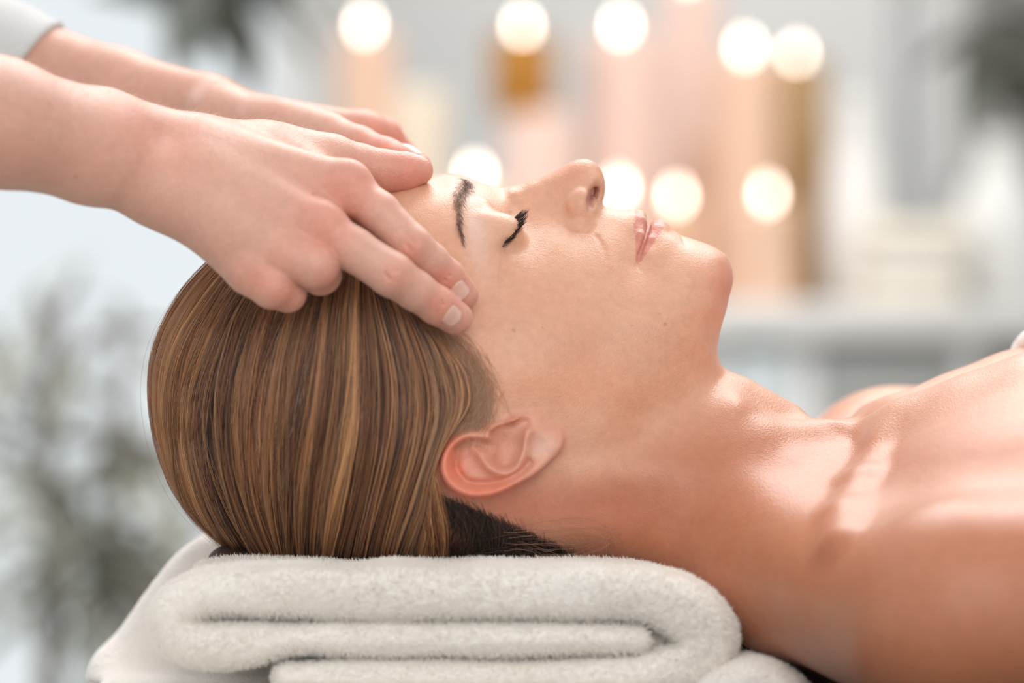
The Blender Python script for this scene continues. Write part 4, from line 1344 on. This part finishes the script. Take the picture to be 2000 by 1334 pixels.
# cap: the dense hair under the visible strands
def hair_mask(px, py):
    """mm of hair thickness as a function of the section pixel; negative outside the hairline"""
    line = [(700,340),(712,392),(722,440),(730,500),(752,570),(796,640),(850,710),(872,760),(876,800),(866,840),(850,880),(845,940),(870,985),(940,1030),(1040,1085),(1120,1125),(1120,1400),(100,1400),(100,300)]
    return line
_line = resample([XZ(a, b) for a, b in hair_mask(0, 0)], 3.0)
gM = Grid2(-190, 60, -150, 100, 1.0)
dm, _ = seg_dist(gM.X, gM.Z, _line, closed=True)
gM.set(np.where(inside(gM.X, gM.Z, _line), dm, -dm))
def f_cap(p):
    s = 1 / (1 - np.abs(p[:, 1]) / CAMD)
    m = gM(p[:, 0] * s, p[:, 2] * s)
    t = np.clip(m / 9.0, -1.5, 1) * 2.3
    f = f_core(p) - t
    bun = ellip(p, P(470, 1098, 0), (15, 22, 9))
    return smin(f, bun, 6)
cpV, cpF = surface_nets(f_cap, (-182, -92, -128), (60, 92, 92), 1.8, newton=2)
px_, py_ = PX(cpV)
capn = vnoise(cpV * np.array([1, 1, .12]), 1.6, 12)
capc = np.array(hexlin(44, 30, 24)) + (np.array(hexlin(96, 66, 48)) - np.array(hexlin(44, 30, 24))) * (capn[:, None] * .7)
# near the hairline the scalp shows between the hairs
wcap = np.clip((gM(cpV[:, 0], cpV[:, 2])) / np.where(py_ > 930, 34, np.interp(px_, [650, 760], [10, 38])), 0, 1)
scalp = np.where((py_ > 900)[:, None], np.array(hexlin(172, 108, 84)), np.array(hexlin(186, 142, 122)))
tem = ((px_ > 690) & (py_ < 860))[:, None] * np.clip((px_ - 690) / 120, 0, 1)[:, None]
capc = capc + (np.array(hexlin(138, 102, 80)) - capc) * .75 * tem
capc = scalp + (capc - scalp) * (wcap[:, None] ** 1.3)
M_cap = hair_mat('hair_mass', .7, .15)
mcap = mesh_np('hair', cpV, cpF, colors={'strand_color': capc})
hair = link('hair', mcap, M_cap, patient)
def join_blocks(bl):
    k = bl[0][0].shape[1]
    return np.concatenate([b[0] for b in bl]), np.concatenate([b[1] for b in bl]), np.concatenate([b[2] for b in bl])
def strands(name, bl, mat):
    p, r, c = join_blocks(bl)
    o = curves_obj(name, p, r, mat, hair, c)
    o.location = (0, 0, 0)
    return tag(o, kind='stuff')
strands('strands', [(pp_, rr_, cc_), st_b], M_hair)
strands('nape_strands', nape_b, M_hair)
strands('temple_strands', fr_b, M_hair)
strands('loose_strands', [lock, fly], M_hair)

# ---- eyebrow and lashes (parts of the patient)
def surf_project(p, f, it=4):
    for _ in range(it):
        e = .5; g = np.empty_like(p)
        for i in range(3):
            d = np.zeros(3); d[i] = e
            g[:, i] = (f(p + d) - f(p - d)) / (2 * e)
        n2 = (g * g).sum(1)[:, None] + 1e-6
        p = p - g * f(p)[:, None] / n2
    g /= np.linalg.norm(g, axis=1)[:, None] + 1e-9
    return p, g
def brow(side, seed, n=470):
    r = np.random.default_rng(seed)
    line = np.array([(919,353),(909,366),(896,386),(890,408),(894,438),(904,472)], float)
    dep = np.array([14, 24, 33, 39, 46, 51.0])
    u = r.beta(1.0, 1.25, n) * 4.98; i = u.astype(int); f = (u - i)
    c = line[i] * (1 - f)[:, None] + line[i + 1] * f[:, None]; D = dep[i] * (1 - f) + dep[i + 1] * f
    wd = np.interp(u, [0, 1, 2, 3.5, 5], [10, 13, 11, 6, 2])
    c = c + np.stack([r.normal(0, 1, n).clip(-1.6, 1.6) * wd * .62, r.normal(0, 3, n)], 1)
    L = r.uniform(3.2, 6.5, n) * np.interp(u, [0, 5], [1, .75])
    p = np.stack([P(a, b, -d) for (a, b), d in zip(c, D)])
    p, g = surf_project(p, f_patient)
    # hairs lie back along the brow (downwards in the picture) and fan out at its inner end
    d = np.stack([r.normal(.02, .30, n) + np.interp(u, [0, 1.5, 5], [-.55, -.25, .25]), -.3 * np.ones(n), -np.interp(u, [0, 1, 5], [.55, .85, 1.0])], 1)
    d = d - g * (d * g).sum(1)[:, None]; d /= np.linalg.norm(d, axis=1)[:, None]
    t = np.linspace(0, 1, 5)
    pts = np.stack([p + d * (L * a)[:, None] + g * (.15 + .9 * math.sin(a * 2.4)) for a in t], 1)
    # keep the hairs on the skin
    if side > 0: pts[..., 1] *= -1
    rr = np.tile(np.array([.8, 1, .9, .7, .25])[None], (n, 1)) * .052
    cc = np.array(hexlin(92, 72, 64)) + (np.array(hexlin(120, 92, 80)) - np.array(hexlin(62, 48, 44))) * (r.random((n, 1)) ** 2)
    return pts, rr, cc
for s in (-1, 1):
    b = brow(s, 81)
    tag(curves_obj('eyebrow', b[0], b[1], hair_mat('brow_hair', .6, .3), patient, b[2]), 'dark brown eyebrow')
lash_line = [PA(1003, 420, 22), PA(1004, 428, 29), PA(1001, 440, 34.5), PA(995, 454, 39), PA(988, 468, 42.5), PA(981, 482, 45)]
def lashes(side, seed, n=190):
    r = np.random.default_rng(seed)
    line = np.array(lash_line); u = (r.beta(1.3, 1.3, n) * 4.98); i = u.astype(int); f = (u - i)[:, None]
    p = line[i] * (1 - f) + line[i + 1] * f
    p[:, 1] *= -1
    p, g = surf_project(p, f_patient, 3)
    p = p + g * .1
    L = r.uniform(5.0, 8.6, n) * np.interp(u, [0, 2, 5], [.95, 1, .6])
    base = np.stack([np.interp(u, [0, 5], [.95, .75]), np.interp(u, [0, 2.5, 5], [-.45, -.75, -1.0]), np.interp(u, [0, 2.5, 5], [.35, .15, -.1])], 1)
    d = base + r.normal(0, .22, (n, 3)); d /= np.linalg.norm(d, axis=1)[:, None]
    curl = np.array([.1, -.15, .7])[None] * r.uniform(.5, 1.1, (n, 1))
    t = np.linspace(0, 1, 6)
    pts = np.stack([p + d * (L * a)[:, None] + curl * (L * .55 * a * a)[:, None] for a in t], 1)
    # tips gather into mascara points
    gi = (u * 5).astype(int); cen = np.array([pts[gi == q, -1].mean(0) if (gi == q).any() else [0, 0, 0] for q in range(26)])
    pts = pts + (cen[gi][:, None] - pts[:, -1:]) * (.55 * t[None, :, None] ** 1.5)
    if side > 0: pts[..., 1] *= -1
    return pts, np.tile(np.array([1, 1, .95, .8, .6, .3])[None], (n, 1)) * .10
for s in (-1, 1):
    b = lashes(s, 91)
    tag(curves_obj('eyelashes', b[0], b[1], M_lash, patient), 'black upper eyelashes')
print('hair', round(time.time() - T0, 1))
# ------------------------------------------------------------------ therapist: arms and hands (mm)
# right hand (nearer the camera): its back faces us, first two fingers on the temple, thumb on the forehead
def RH(px, py, y): return P(px, py, y)
def f_hand_near(p):
    wrist_a, wrist_b = RH(335, 276, -62), RH(318, 372, -84)
    # forearm: two bones under one skin
    fa = chain(p, [(RH(-700, -20, -150), 33), (RH(-350, 135, -140), 30), (RH(0, 222, -112), 20), (RH(200, 252, -84), 15), (wrist_a, 12.0)], 8)
    fb = chain(p, [(RH(-700, 60, -160), 34), (RH(-350, 175, -160), 30), (RH(0, 254, -124), 21.5), (RH(180, 312, -98), 18), (wrist_b, 13.0)], 8)
    f = smin(fa, fb, 22)
    f = smin(f, cone(p, RH(200, 255, -84), RH(470, 312, -58), 11, 13), 12)
    f = smin(f, cone(p, wrist_b, RH(460, 440, -88), 15.5, 13), 12)
    # back of the hand: four metacarpals
    I, Mi, R, Pk = RH(672, 364, -72), RH(622, 444, -86), RH(560, 500, -94), RH(490, 528, -92)
    for a, ra, b, rb in [(RH(400, 300, -70), 14, I, 10.5), (RH(395, 335, -80), 14, Mi, 10.5), (RH(385, 372, -86), 13.5, R, 9.6), (RH(375, 395, -84), 13, Pk, 9.6)]:
        f = smin(f, cone(p, a, b, ra, rb), 11)
    palm = chain(p, [(RH(430, 330, -56), 15), (RH(560, 400, -62), 14), (RH(600, 470, -72), 12)], 4)
    f = smin(f, palm, 10)
    f = smin(f, cone(p, RH(420, 400, -72), RH(480, 500, -78), 15, 12), 10)
    # web and muscle at the thumb base
    f = smin(f, chain(p, [(RH(400, 290, -52), 12.5), (RH(520, 300, -38), 12.5), (RH(640, 318, -32), 11)], 6), 12)
    f = smin(f, cone(p, RH(520, 300, -48), RH(640, 350, -52), 12, 8), 10)
    base = f
    # index
    fi = chain(p, [(I, 9.6), (RH(740, 415, -80), 8.9), (RH(803, 481, -83), 9.0), (RH(840, 511, -78), 8.0), (RH(872, 541, -73), 7.7), (RH(904, 575, -67.5), 6.9)], 2.2)
    fi = smin(fi, ellip(p, RH(684, 352, -78), (8, 6, 8)), 6)
    f1 = smin(base, fi, 6)
    fm = chain(p, [(Mi, 10), (RH(690, 487, -93), 9.4), (RH(765, 536, -96), 9.5), (RH(812, 568, -90), 8.5), (RH(853, 596, -84), 8.2), (RH(890, 621, -76.5), 7.4)], 2.2)
    fm = smin(fm, ellip(p, RH(630, 432, -93), (8, 6, 8)), 6)
    f2 = smin(base, fm, 6)
    fr = chain(p, [(R, 10), (RH(618, 520, -96), 9.6), (RH(626, 536, -88), 8.6), (RH(590, 520, -70), 8), (RH(560, 490, -66), 7)], 2.5)
    f3 = smin(base, fr, 5)
    fp = chain(p, [(Pk, 10), (RH(532, 560, -95), 9.2), (RH(562, 574, -89), 7.6), (RH(540, 560, -74), 7.2), (RH(512, 530, -72), 6.4)], 2.5)
    f4 = smin(base, fp, 5)
    ft = chain(p, [(RH(560, 304, -34), 11.5), (RH(650, 317, -28), 10.6), (RH(700, 325, -25), 9.8), (RH(752, 335, -24), 9.3), (RH(790, 336, -24), 8.4), (RH(818, 333, -24), 6.4)], 3)
    f5 = smin(base, ft, 8)
    f = np.minimum(np.minimum(np.minimum(f1, f2), np.minimum(f3, f4)), f5)
    # creases over the finger joints
    for c, d in [((812, 470), -92.5), ((798, 484), -93.0), ((874, 532), -81), ((866, 541), -81), ((771, 524), -106), ((757, 540), -106), ((858, 588), -92), ((849, 600), -92)]:
        o = P(c[0], c[1], d); s = P(c[0] - 9, c[1] - 11, d + 1.0); e = P(c[0] + 9, c[1] + 11, d + 1.0)
        f = smax(f, -cone(p, o + (s - o) * .55, o + (e - o) * .55, .45, .45), 1.0)
    return f

# left hand (beyond the head): thumb on the forehead, fingers bent down over the far temple
def arm_far(p):
    fa = chain(p, [(P(-700, -130, 190), 33), (P(-350, -20, 180), 33), (P(0, 106, 150), 21), (P(220, 168, 122), 16), (P(400, 204, 100), 13)], 8)
    fb = chain(p, [(P(-700, -60, 195), 33), (P(-350, 60, 190), 33), (P(0, 165, 156), 22), (P(220, 220, 130), 18), (P(400, 248, 112), 14)], 8)
    return smin(fa, fb, 22)
def f_hand_far(p):
    f = arm_far(p)
    I, Mi, R, Pk = P(712, 262, 92), P(690, 292, 108), P(650, 330, 116), P(600, 360, 116)
    for a, ra, b, rb in [(P(400, 212, 100), 11, I, 10), (P(415, 232, 108), 13, Mi, 10.5), (P(410, 245, 112), 13, R, 9.5), (P(400, 260, 112), 13, Pk, 9.5)]:
        f = smin(f, cone(p, a, b, ra, rb), 11)
    f = smin(f, chain(p, [(P(440, 240, 85), 15), (P(590, 300, 85), 14)], 4), 10)
    f = smin(f, chain(p, [(P(430, 224, 80), 12.5), (P(520, 248, 62), 12), (P(610, 268, 48), 11)], 6), 12)
    base = f
    fi = chain(p, [(I, 10), (P(748, 268, 104), 9.2), (P(778, 308, 108), 8.8), (P(800, 380, 100), 8), (P(830, 440, 90), 7.3)], 2.5)
    fm = chain(p, [(Mi, 10), (P(735, 330, 120), 9.2), (P(760, 390, 120), 8.8), (P(790, 460, 112), 8), (P(820, 520, 100), 7.3)], 2.5)
    fr = chain(p, [(R, 9.8), (P(680, 390, 120), 9), (P(660, 420, 104), 8), (P(620, 400, 96), 7.3)], 2.5)
    fp = chain(p, [(Pk, 9.4), (P(620, 410, 120), 8.4), (P(600, 420, 104), 7.4), (P(570, 400, 98), 6.6)], 2.5)
    ft = chain(p, [(P(560, 250, 56), 12), (P(640, 266, 40), 10.4), (P(700, 287, 28), 9.2), (P(752, 307, 18), 8.6), (P(790, 320, 10), 8.2), (P(815, 326, 6), 6.6)], 3)
    return np.minimum(np.minimum(np.minimum(smin(base, fi, 6), smin(base, fm, 6)), np.minimum(smin(base, fr, 5), smin(base, fp, 5))), smin(base, ft, 8))

# upper arms, shoulders, trunk, legs and head of the therapist stand outside the frame, to the left
SH_N, SH_F = np.array([-640., -185., 360.]), np.array([-640., 185., 360.])
def f_trunk(p):
    f = None
    def add(g, k):
        nonlocal f
        f = g if f is None else smin(f, g, k)
    add(ellip(p, (-690, 0, 250), (110, 165, 230)), 20)
    add(ellip(p, (-690, 0, 60), (105, 140, 200)), 60)
    add(ellip(p, (-700, 0, -90), (120, 170, 150)), 60)
    for s in (-1, 1):
        add(cone(p, (-690, s * 60, 400), (-645, s * 170, 365), 55, 52), 50)
        el = P(-700, 20, -155) if s < 0 else P(-700, -130, 192)
        add(chain(p, [((-642, s * 172, 360), 48), (el, 35)], 10), 30)
        add(chain(p, [((-700, s * 85, -120), 92), ((-690, s * 95, -540), 60), ((-700, s * 95, -920), 42)], 20), 30)
        add(chain(p, [((-700, s * 95, -950), 38), ((-590, s * 105, -970), 30)], 10), 20)
    add(chain(p, [((-690, 0, 420), 50), ((-670, 0, 500), 46)], 10), 30)
    hd = ellip(p, (-655, 0, 590), (92, 74, 112))
    hd = smin(hd, ellip(p, (-668, 0, 560), (84, 66, 80)), 20)
    hd = smin(hd, cone(p, (-566, 0, 592), (-552, 0, 566), 6, 11), 10)
    hd = smin(hd, ellip(p, (-585, 0, 512), (26, 26, 22)), 25)
    for s in (-1, 1):
        hd = smax(hd, -ellip(p, (-560, s * 30, 598), (14, 18, 10)), 12)
        hd = smin(hd, ellip(p, (-655, s * 76, 575), (16, 8, 28)), 4)
    add(hd, 16)
    return f

def f_therapist(p):
    f = np.full(len(p), 1e3)
    m = p[:, 0] < -305
    if m.any():
        f[m] = f_trunk(p[m])
    m = (p[:, 0] > -470)
    q = p[m]
    if m.any():
        g = np.full(len(q), 60.0)
        n = q[:, 1] < 20
        g[n] = f_hand_near(q[n])
        n2 = q[:, 1] > -20
        g[n2] = np.minimum(g[n2], f_hand_far(q[n2]))
        f[m] = smin(f[m], g, 25)
    m = ~m
    if m.any():
        q = p[m]
        g = np.minimum(cone(q, P(-700, 20, -155), P(-350, 150, -150), 40, 40), cone(q, P(-700, -130, 192), P(-350, -15, 185), 40, 40))
        f[m] = smin(f[m], g, 25)
    return f

# hands and forearms finely, everything outside the frame coarsely; both grids meet at x = XS and are welded
XS = -300.0
def cut_above(f, x): return lambda p: np.maximum(f(p), x - p[:, 0])
def cut_below(f, x): return lambda p: np.maximum(f(p), p[:, 0] - x)
thV, thF = surface_nets(cut_above(f_therapist, XS), (XS - 8, -160, -50), (-20, 215, 215), 1.25 if FASTMESH else 0.9, newton=2)
tr2V, tr2F = surface_nets(cut_below(f_therapist, XS + 6), (-840, -270, -1010), (XS + 12, 270, 720), 9, slack=2.4, newton=1)
print('therapist', len(thV), len(tr2V), round(time.time() - T0, 1))

def therapist_tone(V):
    px, py = PX(V)
    c = np.tile(np.array(hexlin(214, 164, 144)), (len(V), 1))
    near = V[:, 1] < -15
    c = mixc(c, hexlin(200, 150, 132), 0.5 * np.clip((250 - px) / 250, 0, 1))
    for x, y, r, w in [(690, 360, 38, .75), (640, 450, 40, .75), (560, 500, 30, .4), (500, 545, 40, .6), (560, 585, 35, .6), (640, 550, 25, .6),
                       (805, 478, 22, .7), (770, 535, 22, .7), (870, 535, 18, .6), (855, 596, 18, .6), (890, 555, 28, .7), (870, 610, 28, .7),
                       (800, 335, 50, .8), (300, 240, 90, .35), (620, 400, 60, .4)]:
        c = mixc(c, hexlin(220, 128, 108), .62 * w * near * blob(px, py, x, y, r * 1.2, r * 1.2))
    c = mixc(c, hexlin(222, 128, 108), 0.6 * ~near * blob(px, py, 760, 270, 70, 70))
    for x, y in [(613, 379), (148, 345), (18, 165), (96, 203)]:
        c = mixc(c, hexlin(170, 100, 80), 0.6 * near * blob(px, py, x, y, 3, 3))
    n = vnoise(V, 16, 3)[:, None] * 0.6 + vnoise(V, 6, 4)[:, None] * 0.4
    return np.clip(c * (1 + (n - 0.5) * np.array([0.06, 0.14, 0.15])), 0, 1)

therapist = empty('person', (-0.69, 0.0, 0.0), 'standing therapist in a white top, both hands massaging the lying woman\'s temples', 'person')
V_ = np.vstack([thV, tr2V]); F_ = np.vstack([thF, tr2F + len(thV)])
me = mesh_np('body', V_, F_, colors={'tone': therapist_tone(V_)})
link('body', me, M_skin2, therapist)

# ---- white top with sleeves to the mid forearm, trousers, shoes, hair (a shell around the body)
M_cotton = simple_mat('white_cotton', (0.62, 0.61, 0.595), 0.9, 0.2, noise=(600, .04, .3))
M_trousers = simple_mat('grey_trousers', (0.22, 0.22, 0.23), 0.9, 0.2)
M_thair = simple_mat('dark_hair', (0.05, 0.03, 0.02), 0.5, 0.4)
def arm_near(p):
    fa = chain(p, [(RH(-700, -20, -150), 33), (RH(-350, 135, -140), 30), (RH(0, 222, -112), 20)], 8)
    fb = chain(p, [(RH(-700, 60, -160), 34), (RH(-350, 175, -160), 30), (RH(0, 254, -124), 21.5)], 8)
    return smin(fa, fb, 22)
def sleeve_far(p):
    n = np.array([.80, -.12, -.58]); n /= np.linalg.norm(n)
    return smax(arm_far(p) - 3.4, (p - P(92, 88, 140)) @ n, 1.5)
def sleeve_near(p):
    n = np.array([.93, 0, -.36]); n /= np.linalg.norm(n)
    return smax(arm_near(p) - 3.4, (p - P(-120, 202, -132)) @ n, 1.5)
def f_shirt(p):
    f = np.minimum(sleeve_far(p), sleeve_near(p))
    m = p[:, 0] < -290
    if m.any():
        q = p[m]
        t = smin(ellip(q, (-690, 0, 250), (118, 173, 238)), ellip(q, (-690, 0, 60), (114, 150, 210)), 60)
        t = smin(t, ellip(q, (-700, 0, -90), (130, 182, 160)), 60)
        for s in (-1, 1):
            t = smin(t, cone(q, (-690, s * 60, 398), (-645, s * 170, 363), 60, 58), 50)
            el = P(-700, 20, -155) if s < 0 else P(-700, -130, 192)
            t = smin(t, cone(q, (-642, s * 172, 360), el, 54, 43), 20)
        t = smax(t, -200 - q[:, 2], 4)
        t = smax(t, -ellip(q, (-665, 0, 500), (70, 60, 72)), 4)
        f[m] = np.minimum(f[m], smin(f[m], t, 10))
    return f
# the cuffs are open: the shell is hollow at its ends
sv, sf = surface_nets(f_shirt, (-445, -240, 40), (-170, 240, 262), 2.4, newton=2)
sv2, sf2 = surface_nets(cut_below(f_shirt, -435), (-840, -280, -260), (-420, 280, 480), 8, slack=2.4, newton=1)
me = mesh_np('shirt', np.vstack([sv, sv2]), np.vstack([sf, sf2 + len(sv)]))
link('shirt', me, M_cotton, therapist)
def f_trousers(p):
    f = None
    for s in (-1, 1):
        g = chain(p, [((-700, s * 85, -110), 103), ((-690, s * 95, -540), 72), ((-700, s * 95, -900), 58)], 20)
        f = g if f is None else smin(f, g, 20)
    f = smin(f, ellip(p, (-700, 0, -100), (124, 176, 120)), 30)
    return smax(smax(f, p[:, 2] + 60, 4), -900 - p[:, 2], 4)
sv, sf = surface_nets(f_trousers, (-840, -280, -960), (-560, 280, -20), 10, slack=2.4, newton=1)
link('trousers', mesh_np('trousers', sv, sf), M_trousers, therapist)
def f_thair(p):
    f = ellip(p, (-668, 0, 606), (98, 84, 112))
    f = smax(f, -(ellip(p, (-560, 0, 560), (62, 78, 92))), 8)
    return smin(f, ellip(p, (-775, 0, 610), (34, 34, 34)), 14)
sv, sf = surface_nets(f_thair, (-830, -110, 470), (-540, 110, 740), 6, slack=2.4, newton=1)
link('hair', mesh_np('hair', sv, sf), M_thair, therapist)

# ---- fingernails
def nail_mat():
    m, nt, b = new_mat('nail')
    b.inputs['Base Color'].default_value = (*hexlin(232, 188, 173), 1)
    b.inputs['Roughness'].default_value = 0.24
    b.inputs['Subsurface Weight'].default_value = 0.15
    b.inputs['Subsurface Radius'].default_value = (1, .4, .3)
    b.inputs['Subsurface Scale'].default_value = 0.003
    return m
M_nail = nail_mat()
def nail(center, udir, ndir, length, width, fsurf, lift=0.25):
    u = np.asarray(udir, float); u /= np.linalg.norm(u)
    n = np.asarray(ndir, float); n -= u * (n @ u); n /= np.linalg.norm(n)
    w = np.cross(n, u)
    NU, NW = 17, 13
    pts = []; 
    for i in range(NU):
        for j in range(NW):
            a = -1 + 2 * i / (NU - 1); b = -1 + 2 * j / (NW - 1)
            k = 1.0 - 0.10 * max(0, a) ** 4 - 0.12 * max(0, -a) ** 4
            aa = a * (1 - 0.30 * b * b * (1 if a > 0 else 0.8))
            pts.append(np.asarray(center) + u * aa * length / 2 + w * b * k * width / 2 + n * 4)
    pts = np.array(pts)
    for it in range(14):                                   # drop the sheet along -n on to the finger
        d = fsurf(pts)
        pts = pts - n * (d * 0.7)[:, None]
    ed = []
    for i in range(NU):
        for j in range(NW):
            a = -1 + 2 * i / (NU - 1); b = -1 + 2 * j / (NW - 1)
            e = max(abs(b), -a if a < 0 else a * 0.8)
            ed.append(lift * (1 - max(0, (e - 0.72) / 0.28) ** 2) - 0.08)
    top = pts + n * np.array(ed)[:, None]
    bot = pts - n * 0.6
    V = np.vstack([top, bot]); F = []
    def id_(i, j, l): return l * NU * NW + i * NW + j
    for i in range(NU - 1):
        for j in range(NW - 1):
            F.append((id_(i, j, 0), id_(i + 1, j, 0), id_(i + 1, j + 1, 0), id_(i, j + 1, 0)))
            F.append((id_(i, j + 1, 1), id_(i + 1, j + 1, 1), id_(i + 1, j, 1), id_(i, j, 1)))
    for i in range(NU - 1):
        F.append((id_(i, 0, 1), id_(i + 1, 0, 1), id_(i + 1, 0, 0), id_(i, 0, 0)))
        F.append((id_(i, NW - 1, 0), id_(i + 1, NW - 1, 0), id_(i + 1, NW - 1, 1), id_(i, NW - 1, 1)))
    for j in range(NW - 1):
        F.append((id_(0, j, 0), id_(0, j + 1, 0), id_(0, j + 1, 1), id_(0, j, 1)))
        F.append((id_(NU - 1, j, 1), id_(NU - 1, j + 1, 1), id_(NU - 1, j + 1, 0), id_(NU - 1, j, 0)))
    me = mesh_np('fingernail', V, np.array(F))
    return link('fingernail', me, M_nail, therapist)
nail(P(901, 568, -78), P(912, 585, -68) - P(880, 552, -71), (0.22, -1, 0.22), 8.6, 8.2, f_hand_near)
nail(P(886, 618, -88), P(905, 638, -74) - P(866, 607, -82), (0.20, -1, 0.16), 9.2, 8.8, f_hand_near)
nail(P(808, 318, -22), P(830, 330, -24) - P(780, 326, -24), (0.15, 0.18, 1), 11.5, 9.5, f_hand_near)
nail(P(806, 308, 8), P(815, 326, 6) - P(780, 316, 12), (0.2, -0.15, 1), 11, 9.5, f_hand_far)
# ---- fine light hairs on the therapist's forearms
m_down = simple_mat('arm_down', (0.80, 0.66, 0.54), .6, .4)
qa, na = tri_sample(thV, thF, 5200, lambda c, n: (c[:, 0] < -70) & (c[:, 0] > -290) & (n[:, 2] > -.3) & (n[:, 1] < .8))
pxq, _ = PX(qa)
r = np.random.default_rng(5)
L = r.uniform(1.8, 4.2, (len(qa), 1)) * np.interp(qa[:, 0], [-290, -110, -70], [1, .9, .35])[:, None]
d = na * .35 + np.array([.75, -.15, .1]) + r.normal(0, .22, (len(qa), 3)); d /= np.linalg.norm(d, axis=1)[:, None]
pts = np.stack([qa, qa + d * L * .5 + na * .12, qa + d * L - na * .0], 1)
o = curves_obj('arm_hair', pts, np.tile([.028, .024, .010], (len(qa), 1)), m_down, therapist)
tag(o, kind='stuff')
print('done', round(time.time() - T0, 1))
